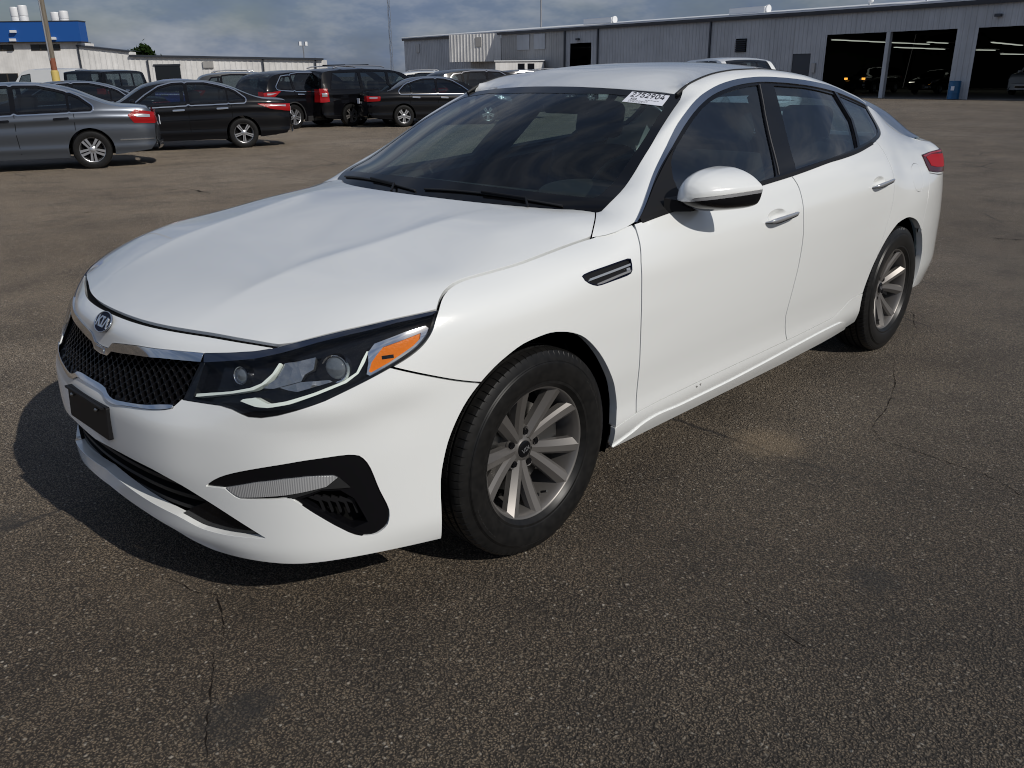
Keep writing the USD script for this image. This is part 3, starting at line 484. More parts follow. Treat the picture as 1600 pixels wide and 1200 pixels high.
# --- wings, doors, rocker panels, quarters
hs, df, db, dbot = sm(HOODSEAM), sm(DOORF), sm(DOORB), sm(DOORBOT)
fender = PG(hs, [(2.030,.966)], df[1:], [(1.985,.299),(1.933,.290)], [q for q in arf if q[0]>1.2999 and q[1]>.30][::-1], sm(SEAMBF)[::-1], sm(LAMPREAR)[::-1])
VENT = [(1.721,.856),(1.735,.8605),(1.840,.868),(1.953,.874),(1.963,.868),(1.961,.835),(1.949,.825),(1.867,.819),(1.793,.816),(1.755,.826),(1.729,.842)]
vent = PG(sm(VENT,2))
both(car, 'fender', fender.buffer(-GAP,join_style=2).difference(vent), 'white', rim=.03, du=.025, dv=.0125)
def side_vent(mm):
    root = fresh(car, 'side_vent'); UsdGeom.Xform.Define(stage, root)
    def q(n, poly, mat, **k):
        m = WT(poly, **k); put(root, n, mirror(m) if mm else m, M[mat])
    q('vent_tray', vent, 'black_matt', off=-.006, rim=.01, du=.02, dv=.01)
    q('vent_frame', ok(vent.difference(vent.buffer(-.0035))), 'badge', off=.001, rim=.006, du=.02, dv=.01)
    for k in range(2):
        z0 = .841-.020*k; t0 = 1.745+.035*k
        q('vent_bar', PG([(t0,z0-.004),(1.90,z0+.006),(1.956,z0+.010),(1.956,z0+.0165),(1.90,z0+.0125),(t0+.01,z0+.003)]), 'handle_chrome', off=.0, rim=.005, du=.02, dv=.01)
        q('vent_tip', box(1.936,z0+.0165-.020,1.953,z0+.0085-.004), 'handle_chrome', off=-.001, rim=.004, du=.02, dv=.01)
side_vent(False); side_vent(True)
bl = [q for q in sm(BELT) if q[0]<=3.067]; bl2 = [q for q in sm(BELT) if 3.067<q[0]]
RSEAM = [(4.035,1.104),(4.085,1.02),(4.10,.92),(4.08,.80),(4.035,.69),(3.998,.560)]
doorf = PG(df[::-1], bl, db, [q for q in dbot if q[0]<3.164][::-1])
doorr = PG(db[::-1], [q for q in bl2 if q[0]<4.03], sm(RSEAM), [q for q in sm(ARCHR) if q[0]<3.99 and .386<q[1]<.56][::-1], [q for q in dbot if q[0]>3.164][::-1])
CUPF = Polygon([(2.905+.075*math.cos(a),.893+.026*math.sin(a)) for a in np.linspace(0,2*math.pi,25)]); CUPR = Polygon([(3.90+.075*math.cos(a),.929+.026*math.sin(a)) for a in np.linspace(0,2*math.pi,25)])
def door(poly, cup, c, dz, mm):
    root = fresh(car, 'door'); UsdGeom.Xform.Define(stage, root)
    def q(n, m, mat):
        put(root, n, mirror(m) if mm else m, M[mat])
    q('door_skin', WT(poly.buffer(-GAP,join_style=2).difference(cup), rim=.03, du=.03, dv=.0125), 'white')
    # scooped grip behind the handle
    def cupf(t,z,off=0): 
        r = np.hypot((t-c[0])/.075,(z-c[1])/.026); return W2(t,z)-WN(t,z)*(np.clip(1-r**2,0,1)*.02)[...,None]
    def cupn(t,z):
        e=1e-3; a=cupf(t+e,z)-cupf(t-e,z); b=cupf(t,z+e)-cupf(t,z-e); n=np.cross(a,b); n/=np.linalg.norm(n,axis=-1,keepdims=True); return n*np.where((n*WN(t,z)).sum(-1,keepdims=True)<0,-1,1)
    q('grip_recess', bend(cup, cupf, cupn, du=.01, dv=.006), 'white')
    k = 22; u = np.linspace(0,1,k); t = c[0]-.095+.245*u; zc = c[1]-.016+dz*u; h = .0125*np.clip(1-(2*u-1)**6,.25,1)*(1.05-.35*u); out = .006+.032*np.clip(1-(2*u-1)**4,0,1)**.6
    for nm, lo_, hi_, mat, ex in (('handle',-.75,1.0,'handle_chrome',0),('handle_under',-1.15,-.75,'black_gloss',-.003)):
        th = np.linspace(0,2*np.pi,13)[:-1]; base = W2(t,zc); N = WN(t,zc); S = np.zeros((k,12,3))
        mid, half = (lo_+hi_)/2, (hi_-lo_)/2
        for j, a in enumerate(th): S[:,j] = base+N*(out-.007+ex+.0075*math.cos(a))[:,None]+np.array([0,0,1])*(h*(mid+half*math.sin(a)))[:,None]
        V = S.reshape(-1,3); F = [[i*12+j,i*12+(j+1)%12,(i+1)*12+(j+1)%12] for i in range(k-1) for j in range(12)]+[[i*12+j,(i+1)*12+(j+1)%12,(i+1)*12+j] for i in range(k-1) for j in range(12)]+[[0,j+1,j] for j in range(1,11)]+[[(k-1)*12,(k-1)*12+j,(k-1)*12+j+1] for j in range(1,11)]
        mm_ = trimesh.Trimesh(V,F,process=False); mm_.fix_normals(); q(nm, tri(mm_,50), mat)
    return root
for mm in (False,True):
    door(doorf, CUPF, (2.905,.893), .012, mm); door(doorr, CUPR, (3.90,.929), .012, mm)
crease = sm([(1.957,.206),(2.056,.232),(2.11,.252),(2.20,.260),(2.368,.251),(2.649,.250),(2.958,.258),(3.304,.272),(3.60,.280),(3.715,.279),(3.775,.262),(3.84,.222)])
rock = PG([(1.933,.290),(1.985,.299),(2.052,.3085)], dbot, [(3.93,.33),(3.95,.26),(3.965,.223)], [(3.84,.212),(3.698,.207),(3.205,.194),(2.521,.195),(1.957,.2035)])
low = PG(crease, [(3.84,.2125),(3.698,.207),(3.205,.194),(2.521,.195),(1.957,.2035)])
both(car, 'rocker_panel', rock.buffer(-.0012,join_style=2).difference(low), 'white', rim=.02, du=.04, dv=.0125)
both(car, 'sill_skirt', low, 'white', off=.006, rim=.02, du=.04, dv=.0125)
QB = [(4.715,.905),(4.66,.82),(4.615,.72),(4.585,.615)]
quarter = PG([(4.035,1.104)], [q for q in sm(BELT) if q[0]>4.04], ZTOP[1:6], [(5.2,1.028),(5.4,1.018),(5.66,1.013),(5.66,.86)], [(5.3,.862),(5.0,.868),(4.87,.879),(4.718,.900)], sm(QB)[1:], [q for q in sm(ARCHR) if q[1]>.56 and q[0]<4.585][::-1], sm(RSEAM)[::-1])
tail = PG(TAIL); fuel = PG(sm(FUEL,3))
both(car, 'quarter_panel', quarter.buffer(-.0015,join_style=2).difference(tail.buffer(.002)).difference(fuel.buffer(.0012)), 'white', rim=.03, du=.03, dv=.0125)
both(car, 'fuel_door', fuel.buffer(-.0012), 'white', rim=.012, du=.02, dv=.01)
M['red_core'] = look('tail_lamp_core',(.30,.004,.006),.35,spec=.08)
M['red_dark'] = look('tail_lamp_smoke',(.045,.002,.004),.2,coat=.08,spec=.15)
both(car, 'tail_lamp', tail, 'red_dark', off=.004, rim=.03, du=.03, dv=.015)
both(car, 'tail_lamp_lens', PG([(4.765,.975),(4.90,.98),(5.05,.972),(5.30,.965),(5.30,.905),(5.02,.905),(4.88,.915),(4.775,.93)]), 'red_core', off=.0055, rim=.003, du=.03, dv=.015)
both(car, 'tail_lamp_bar', PG([(4.73,.984),(4.90,.988),(5.2,.988),(5.2,.980),(4.90,.982),(4.735,.977)]), 'red', off=.006, rim=.003, du=.03, dv=.01)
rb = ok(Polygon([(4.585,.615)]+sm(QB)[::-1][1:-1]+[(4.716,.898),(4.87,.877),(5.0,.866),(5.3,.858),(TEND,.84),(TEND,.25),(5.4,.25),(4.9,.262),(4.628,.282)]+[q for q in sm(ARCHR) if q[0]>4.585 and q[1]<.615][::-1]))
rb2 = unary_union([rb, shapely.affinity.scale(rb,-1,1,origin=(TEND,0))]); put(car, 'rear_bumper', WT(rb2.buffer(-.0015,join_style=2), rim=.03, du=.04, dv=.02), M['white'])
bt = box(5.66,.842,2*TEND-5.66,1.011).buffer(-.002); put(car, 'boot_panel', WT(bt, rim=.02, du=.04, dv=.02), M['white'])
put(car, 'rear_plate', WT(box(TEND-.16,.86,TEND+.16,.95), off=.004, rim=.004, du=.04, dv=.03), M['black_matt'])
put(car, 'scuff', WT(unary_union([LineString([(2.440,.303),(2.446,.296),(2.452,.299)]).buffer(.0016),LineString([(2.466,.302),(2.474,.304),(2.472,.296)]).buffer(.0014)]), off=.0008, du=.02, dv=.02), M['alloy'])
# seals behind the shut lines
for l in (df, db, sm(RSEAM), sm(SEAMBF), dbot, hs, sm(QB)): both(car, 'seal', ok(LineString(l).buffer(.018)), 'void', off=-.018, du=.03, dv=.02)
# --- glasshouse
dlo = PG(CHI, [(4.240,1.226),(4.226,1.189),(4.214,1.160),(4.188,1.136),(4.135,1.121)], [q for q in sm(BELT) if q[0]<4.12][::-1])
chrome = PG(sm(CHO,2), sm(CHI,2)[::-1])
both(car, 'window_trim', chrome, 'satin', off=.003, rim=.012, du=.03, dv=.01)
GF = PG([(3.181,1.372),(3.103,1.369),(3.020,1.362),(2.920,1.350),(2.845,1.336),(2.780,1.319),(2.712,1.295),(2.642,1.263),(2.567,1.223),(2.458,1.164),(2.393,1.123),(2.342,1.054),(2.313,1.006)], [(2.446,1.010),(2.754,1.023),(2.962,1.036)], [(2.978,1.060),(3.035,1.154),(3.101,1.262)])
GR = PG([(3.307,1.368),(3.562,1.355),(3.70,1.341),(3.870,1.319),(3.881,1.264),(3.872,1.215),(3.819,1.154),(3.752,1.092)], [(3.494,1.073),(3.130,1.050)], [(3.158,1.116),(3.231,1.241)])
GQ = PG([(3.925,1.312),(4.073,1.281),(4.159,1.262),(4.222,1.246),(4.212,1.215),(4.202,1.180),(4.180,1.152),(4.150,1.138),(4.115,1.130),(4.032,1.118),(3.909,1.106),(3.812,1.099),(3.868,1.160),(3.905,1.217)])
glass_u = unary_union([GF,GR,GQ])
both(car, 'window_frame', dlo.difference(glass_u), 'black_gloss', off=-.003, rim=.02, du=.03, dv=.02)
both(car, 'belt_moulding', ok(LineString([q for q in sm(BELT) if 2.07<q[0]<4.0]).buffer(.0065)), 'black_matt', off=.003, rim=.045, du=.03, dv=.01)
both(car, 'front_window', GF.buffer(.004), 'side_glass', off=-.008, du=.04, dv=.03)
both(car, 'rear_window', GR.buffer(.004), 'side_glass', off=-.008, du=.04, dv=.03)
both(car, 'quarter_window', GQ.buffer(.004), 'side_glass', off=-.006, du=.04, dv=.03)
both(car, 'window_bar', PG([(3.885,1.330),(3.915,1.322),(3.900,1.224),(3.905,1.206),(3.797,1.096),(3.765,1.093),(3.880,1.208),(3.878,1.218)]), 'black_gloss', off=.002, rim=.008, du=.02, dv=.02)
both(car, 'pillar_seam', PG([(3.190,1.374),(3.194,1.374),(3.111,1.262),(3.047,1.154),(2.987,1.040),(2.983,1.040),(3.043,1.154),(3.108,1.262)]), 'alloy', off=.001, rim=.006, du=.02, dv=.02)
# --- bonnet, roof, boot: thin plates through their outlines
from scipy.interpolate import RBFInterpolator
def plate(xy, zz, smoothing=0.0):
    a = np.vstack([xy, np.asarray(xy)*[1,-1]]); b = np.r_[zz,zz]; _, i = np.unique(np.round(a,4),axis=0,return_index=True)
    return RBFInterpolator(a[i], b[i], kernel='thin_plate_spline', smoothing=smoothing)
def field(fn):
    def P(x,y): return np.stack([x,y,fn(x,y)],-1)
    def N(x,y):
        e = 2e-3; n = np.stack([-(fn(x+e,y)-fn(x-e,y))/(2*e), -(fn(x,y+e)-fn(x,y-e))/(2*e), np.ones_like(np.asarray(x,float))],-1); return n/np.linalg.norm(n,axis=-1,keepdims=True)
    return P, N
def w3(l): l = np.asarray(l); return W2(l[:,0],l[:,1])
EDGE = np.array([(-.452,.738,.975),(-.484,.746,1.003),(-.534,.748,1.031),(-.610,.734,1.060),(-.688,.716,1.100),(-.755,.700,1.140),(-.825,.684,1.180),(-.895,.665,1.220),(-.974,.643,1.260),(-1.057,.621,1.300),(-1.125,.602,1.331),(-1.145,.594,1.341)])
DITCH = np.array([(-1.126,.580,1.347),(-1.184,.579,1.373),(-1.238,.578,1.389),(-1.305,.577,1.404),(-1.38,.576,1.4165),(-1.458,.575,1.4245),(-1.55,.574,1.4305),(-1.75,.572,1.4335),(-1.97,.570,1.4235),(-2.2,.567,1.400),(-2.45,.565,1.362),(-2.68,.563,1.313),(-2.84,.562,1.278)])
# roof rail band from wing top over the door openings, and its black joint
A_ = np.vstack([[(-.327,.824,.941)], w3(CHO)]); B_ = np.vstack([[(-.474,.721,.995)], EDGE[1:-1], DITCH[1:]])
pairs = [(0,0),(1,1)]
def band_lines(n=70):
    ca, cb = spline(A_, 400), spline(B_, 400)
    key = [(A_[0],B_[0]),(A_[1],B_[1]),(A_[2],B_[3]),(A_[3],B_[4]),(A_[4],B_[6]),(A_[5],B_[7]),(A_[6],B_[8]),(A_[7],B_[9]),(A_[8],B_[10]),(A_[9],B_[11]),(A_[11],B_[13]),(A_[14],B_[17]),(A_[16],B_[19]),(A_[19],B_[20]),(A_[-1],B_[-1])]
    ia = [np.linalg.norm(ca-k[0],axis=1).argmin() for k in key]; ib = [np.linalg.norm(cb-k[1],axis=1).argmin() for k in key]
    u = np.linspace(0,399,n); s = np.interp(u, ia, np.linspace(0,1,len(key))); 
    return np.stack([np.interp(np.interp(s,np.linspace(0,1,len(key)),ia),np.arange(400),ca[:,c]) for c in range(3)],1), np.stack([np.interp(np.interp(s,np.linspace(0,1,len(key)),ib),np.arange(400),cb[:,c]) for c in range(3)],1)
la, lb = band_lines(); k_ = 12; h = np.linspace(0,1,k_)[None,:,None]
L_ = np.linalg.norm(lb-la,axis=1)[:,None,None]
ch = (lb-la)/L_[:,0]
ta = ch+np.array([0,.12,.38]); tb = ch+np.array([0,-.18,-.22])
tb[:6] += np.linspace(1,0,6)[:,None]*np.array([0,0,.15])
ta /= np.linalg.norm(ta,axis=1,keepdims=True); tb /= np.linalg.norm(tb,axis=1,keepdims=True)
H = (2*h**3-3*h**2+1)*la[:,None]+(h**3-2*h**2+h)*ta[:,None]*L_*.9+(-2*h**3+3*h**2)*lb[:,None]+(h**3-h**2)*tb[:,None]*L_*.9
band = face_up(sheet(H), (0,.7,.7)); put(car, 'roof_rail', band, M['white']); put(car, 'roof_rail', mirror(band), M['white'])
cowl = lambda y: np.stack([-.2458-.3463*y**2-.2434*y**4, y, 1.0161-.0517*y**2+.0158*y**4],-1)
K1 = w3(sm(HOODLINE)); K2 = w3(lt_s); K3 = w3(hs)
K4 = H[0]; K5 = cowl(np.linspace(.715,0,16))
rim_pts = np.vstack([K1[::2],K2[::2],K3[::2],K4,K5[::2]])
inner = np.array([(.58,0,.873),(.10,0,.963),(.60,.48,.850),(.24,.68,.910)])
_a = np.vstack([rim_pts,inner]); _a = np.vstack([_a,_a*[1,-1,1]]); _, _i = np.unique(np.round(_a[:,:2],4),axis=0,return_index=True); hood_tp = RBFInterpolator(_a[_i,:2],_a[_i,2],kernel='cubic',degree=1,smoothing=1e-4)
_hy, _hx = np.meshgrid(np.linspace(-.9,.9,181), np.linspace(-.6,.9,151)); _hz = RectBivariateSpline(np.linspace(-.6,.9,151), np.linspace(-.9,.9,181), hood_tp(np.c_[_hx.ravel(),_hy.ravel()]).reshape(_hx.shape))
def hood_z(x, y):
    yc = .405+.13*(.2-x)*.9-.03*(x>.2)*(x-.2); u = np.abs(y)-yc; u = np.sign(u)*(np.sqrt(u*u+.012**2)-.012)
    sstep = lambda q: (lambda c: c*c*(3-2*c))(np.clip(q,0,1)); fade = sstep((x+.30)/.30)*sstep((.84-x)/.40)
    up_ = np.where(u<0, np.exp(u/.07), np.exp(-u/.16)); return _hz.ev(x,y)+.010*fade*up_
HP, HN = field(hood_z)
hood_out = np.vstack([K1,K2[1:],K3[1:],K4[1:],K5[1:]])[:,:2]
hood_poly = sym_x = None
def symy(xy):
    p = ok(Polygon(np.vstack([xy, (xy*[1,-1])[::-1]]))); return ok(p.buffer(1e-4,join_style=2).buffer(-1e-4,join_style=2))
hood = symy(hood_out).buffer(-.0042,join_style=2)
put(car, 'hood', bend(hood, HP, HN, du=.0125, dv=.0125, rim=.025), M['white'])
put(car, 'engine_bay', bend(symy(hood_out).buffer(.004), HP, HN, du=.05, dv=.05, off=-.022), M['void'])
# windscreen
_ev = np.r_[0,np.cumsum(np.linalg.norm(np.diff(EDGE,axis=0),axis=1))]; _ev /= _ev[-1]; _ed = CubicSpline(_ev,EDGE)
def ws(w, v):
    w, v = np.broadcast_arrays(np.asarray(w,float),np.asarray(v,float))
    E = _ed(v); C = np.stack([-.285-(1.074-.285)*v, 0*v, .992+(1.3735-.992)*v+.022*4*v*(1-v)],-1)
    a = np.abs(w)**2.1; P = C+(E-C)*a[...,None]; P[...,1] = E[...,1]*w; return P
def wsn(w, v):
    e = 1e-3; n = np.cross(ws(w+e,v)-ws(w-e,v), ws(w,v+e)-ws(w,v-e)); n /= np.linalg.norm(n,axis=-1,keepdims=True); return n*np.where(n[...,2:]<0,-1,1)
ws_all = box(-1,0,1,.995).buffer(-.012).buffer(.012)
ws_in = Polygon([(-.93,.115),(0,.135),(.93,.115),(.945,.3),(.95,.6),(.945,.86),(.90,.925),(.55,.935),(.30,.915),(-.30,.915),(-.55,.935),(-.90,.925),(-.945,.86),(-.95,.6),(-.945,.3)]).buffer(-.02).buffer(.02)
M['frit'] = look('glass_border',(.003,.003,.0035),.12,spec=.35)
put(car, 'windscreen', bend(ws_all, ws, wsn, du=.05, dv=.05), M['screen'])
put(car, 'windscreen_border', bend(ws_all.difference(ws_in), ws, wsn, du=.04, dv=.04, off=.0012), M['frit'])
# roof
RF = np.array([(-1.068-.3016*y*y+.029*y**4, y, 1.3726-.0846*y*y-.0084*y**4) for y in np.linspace(0,.575,10)])
RR = np.array([(-2.955+.115*(y/.562)**2, y, 1.318-.04*(y/.562)**2) for y in np.linspace(.562,0,8)])
ctr = np.array([(-1.25,0,1.424),(-1.45,0,1.453),(-1.7,0,1.468),(-2.0,0,1.464),(-2.3,0,1.441),(-2.65,0,1.386),(-1.7,.35,1.457),(-2.1,.35,1.446),(-1.35,.35,1.428)])
rp = np.vstack([RF,DITCH,RR,ctr]); roof_tp = plate(rp[:,:2],rp[:,2],2e-6)
_gy, _gx = np.linspace(-.62,.62,101), np.linspace(-3.0,-1.0,151); _A,_B = np.meshgrid(_gx,_gy,indexing='ij'); _rz = RectBivariateSpline(_gx,_gy,roof_tp(np.c_[_A.ravel(),_B.ravel()]).reshape(_A.shape))
RP, RN = field(lambda x,y: _rz.ev(x,y))
roof = symy(np.vstack([RF,DITCH[1:],RR[1:]])[:,:2]).buffer(-.004,join_style=2)
put(car, 'roof', bend(roof, RP, RN, du=.04, dv=.04, rim=.015), M['white'])
put(car, 'roof_lining', bend(symy(np.vstack([RF,DITCH[1:],RR[1:]])[:,:2]).buffer(-.02), RP, RN, du=.06, dv=.06, off=-.03), M['lining'])
for s in (1,-1):
    put(car, 'roof_joint', tube(spline(DITCH,60)*[1,s,1]-[0,0,.004], np.interp(np.linspace(0,1,60),[0,.12,.4,1],[.007,.008,.007,.006]), 8), M['rubber'], 60)
    put(car, 'screen_seal', tube(spline(EDGE[1:],40)*[1,s,1]-[.004,0,.009], .009, 8), M['rubber'], 60)
# rear pillar trim, rear window, boot lid
zt = spline(ZTOP,120); qa = w3(zt[:62]); QBL = np.array([(-2.80,.565,1.290),(-2.98,.580,1.257),(-3.17,.592,1.211),(-3.37,.606,1.140),(-3.50,.62,1.088),(-3.62,.645,1.044)])
qb = spline(QBL,62); qa2 = resample(qa[:50],62)
S_ = np.stack([qa2*(1-f)+qb*f+np.array([0,.008,.010])*math.sin(f*math.pi) for f in np.linspace(0,1,8)],1)
tr_ = face_up(sheet(S_),(0,.7,.7)); put(car, 'rear_pillar_trim', tr_, M['satin']); put(car, 'rear_pillar_trim', mirror(tr_), M['satin'])
def rw(w,v):
    w, v = np.broadcast_arrays(np.asarray(w,float),np.asarray(v,float)); E = PchipInterpolator(np.linspace(0,1,6),QBL,axis=0)(v); C = np.stack([-2.955-.68*v,0*v,1.318-.262*v+.02*4*v*(1-v)],-1)
    P = C+(E-C)*(w**2)[...,None]; P[...,1] = E[...,1]*w; return P
def rwn(w,v):
    e=1e-3; n=np.cross(rw(w+e,v)-rw(w-e,v),rw(w,v+e)-rw(w,v-e)); n/=np.linalg.norm(n,axis=-1,keepdims=True); return n*np.where(n[...,2:]<0,-1,1)
put(car, 'back_window', bend(box(-1,0.02,1,.98), rw, rwn, du=.06, dv=.06), M['side_glass'])
lid_o = w3([q for q in ZTOP[4:]]); lid = np.vstack([spline(lid_o,30)])
li = np.array([(-3.60,.645,1.048),(-3.64,.4,1.052),(-3.64,0,1.056)])
lp = np.vstack([lid,li,[(-3.78,0,1.05),(-3.76,.4,1.045)]]); lid_tp = plate(lp[:,:2],lp[:,2],1e-5)
LP, LN = field(lambda x,y: lid_tp(np.c_[np.ravel(x),np.ravel(y)]).reshape(np.shape(x)))
lid_poly = symy(np.vstack([lid,[(-3.90,0,1.01)],[(-3.64,0,1.05),(-3.60,.62,1.05),(-3.42,.70,1.07)]])[:,:2])
put(car, 'boot_lid', bend(lid_poly, LP, LN, du=.05, dv=.05, rim=.02), M['white'])
# --- door mirrors
def door_mirror(mm):
    root = fresh(car, 'door_mirror'); UsdGeom.Xform.Define(stage, root)
    O = np.array([(0,.30),(.035,.58),(.11,.78),(.22,.93),(.36,1.0),(.52,.99),(.66,.94),(.82,.83),(.93,.70),(.99,.60),(1,.52),(.985,.36),(.95,.22),(.85,.12),(.66,.05),(.45,.01),(.30,.02),(.14,.07),(.04,.15)])
    O = np.vstack([O,O[:1]]); O = spline(O,145)[:-1]
    lev = [(-.872,.93),(-.868,.985),(-.85,1.0),(-.81,.99),(-.77,.95),(-.735,.86),(-.705,.72),(-.685,.55),(-.672,.34),(-.667,.08)]
    rings = []
    for x, s in lev:
        f = (x+.872)/.205; y0, y1 = .855+.010*f, 1.088-.050*f; z0, z1 = .974+.006*f, 1.122-.004*f
        yc, zc = (y0*.54+y1*.46), (z0*.52+z1*.48)
        rings.append(np.c_[np.full(144,x), yc+((y0+(y1-y0)*O[:,0])-yc)*s, zc+((z0+(z1-z0)*O[:,1])-zc)*s])
    R_ = PchipInterpolator(np.linspace(0,1,len(rings)),np.array(rings),axis=0)(np.linspace(0,1,56)); K = 56
    R_[...,0] -= (R_[...,1]-.9)*.22*(1-0*R_[...,1])                    # swept back towards its tip
    V = np.vstack([R_.reshape(-1,3), R_[0].mean(0), R_[-1].mean(0)])
    F = [[i*144+j,i*144+(j+1)%144,(i+1)*144+(j+1)%144] for i in range(K-1) for j in range(144)]+[[i*144+j,(i+1)*144+(j+1)%144,(i+1)*144+j] for i in range(K-1) for j in range(144)]
    F += [[K*144,(j+1)%144,j] for j in range(144)]+[[K*144+1,(K-1)*144+j,(K-1)*144+(j+1)%144] for j in range(144)]
    sh = trimesh.Trimesh(V,F); sh.fix_normals(); sh = sh.subdivide()
    def zs(p): return 1.0235+.017*np.clip((p[:,1]-.95)/.13,0,1.2)
    c = sh.triangles_center; hi = c[:,2] > zs(c); st = hi&(c[:,2] < zs(c)+.0115*np.clip((c[:,1]-.935)/.03,0,1))&(c[:,1]>.935)&(c[:,0]>-.915); hi = hi&~st; face = c[:,0] < -.866-(c[:,1]-.9)*.22
    vn = sh.vertex_normals
    for nm, sel, mat in (('mirror_cap',hi&~face,'white'),('indicator',st&~face,'fogclear'),('mirror_base',~hi&~st&~face,'black_gloss'),('mirror_glass',face,'mirror')):
        idx = np.nonzero(sel)[0]; vi, inv = np.unique(sh.faces[idx],return_inverse=True); v = sh.vertices[vi]; n = vn[vi]
        if nm == 'mirror_cap': v = v+n*.0015
        m = (v, inv.reshape(-1,3), n if nm!='mirror_glass' else np.tile([-1.,-.2,0],(len(vi),1))); put(root, nm, mirror(m) if mm else m, M[mat])
    arm = trimesh.convex.convex_hull(np.array([(x,y,z) for x,y,z in [(-.66,.862,.985),(-.66,.862,1.03),(-.80,.862,.985),(-.80,.862,1.03),(-.72,.93,.985),(-.72,.93,1.015),(-.85,.93,.985),(-.85,.93,1.015)]])); put(root, 'mirror_arm', tri(arm,30) if not mm else mirror(tri(arm,30)), M['black_matt'])
    sail = WT(PG([(2.064,0.976),(2.194,0.990),(2.315,0.998),(2.351,1.074),(2.393,1.123),(2.448,1.166),(2.301,1.093),(2.226,1.058)]), off=.004, rim=.012, du=.02, dv=.02); put(root, 'sail_panel', mirror(sail) if mm else sail, M['black_matt'])
M['fogclear'] = look('indicator_lens', (.55,.56,.58), .12, metal=.6, coat=1.0)
door_mirror(False)
# --- wheels
def tyre_mesh(R=.334, w=.205, rb=.221):
    h_ = w/2
    prof = [(rb-.012,-h_+.022),(rb+.001,-h_+.010),(rb+.006,-h_+.004),(rb+.014,-h_+.004),(rb+.018,-h_+.0015),(rb+.04,-h_-.004),(rb+.060,-h_-.0045),(rb+.072,-h_-.002),(rb+.075,-h_+.001),(R-.040,-h_+.0035),(R-.037,-h_+.0015),(R-.034,-h_+.0045),(R-.020,-h_+.008)]
    s = [(R-.007,-h_+.015)]
    for k, y in enumerate((-.05,-.018,.018,.05)): s += [(R-.001,y-.0055),(R-.009,y-.0045),(R-.009,y+.0045),(R-.001,y+.0055)]
    s = [s[0]]+[(R-.0015,-h_+.028)]+s[1:]+[(R-.0015,h_-.028),(R-.007,h_-.015)]
    prof = prof+s+[(a,-b) for a,b in prof[::-1]]
    m = trimesh.creation.revolve([(a,b) for a,b in prof], sections=840); v = m.vertices.copy(); r = np.hypot(v[:,0],v[:,1]); k = np.round(np.arctan2(v[:,1],v[:,0])/(2*np.pi)*840).astype(int)
    z = v[:,2]; cut = ((k+(z<0)*5)%10==0)&(np.abs(z)>.056)&(r>R-.016); cut |= ((k+np.round(z*200).astype(int))%9==0)&(np.abs(z)<.05)&(r>R-.004)
    r2 = np.where(cut, r-.004, r); v[:,:2] *= (r2/r)[:,None]; m.vertices = v; return m
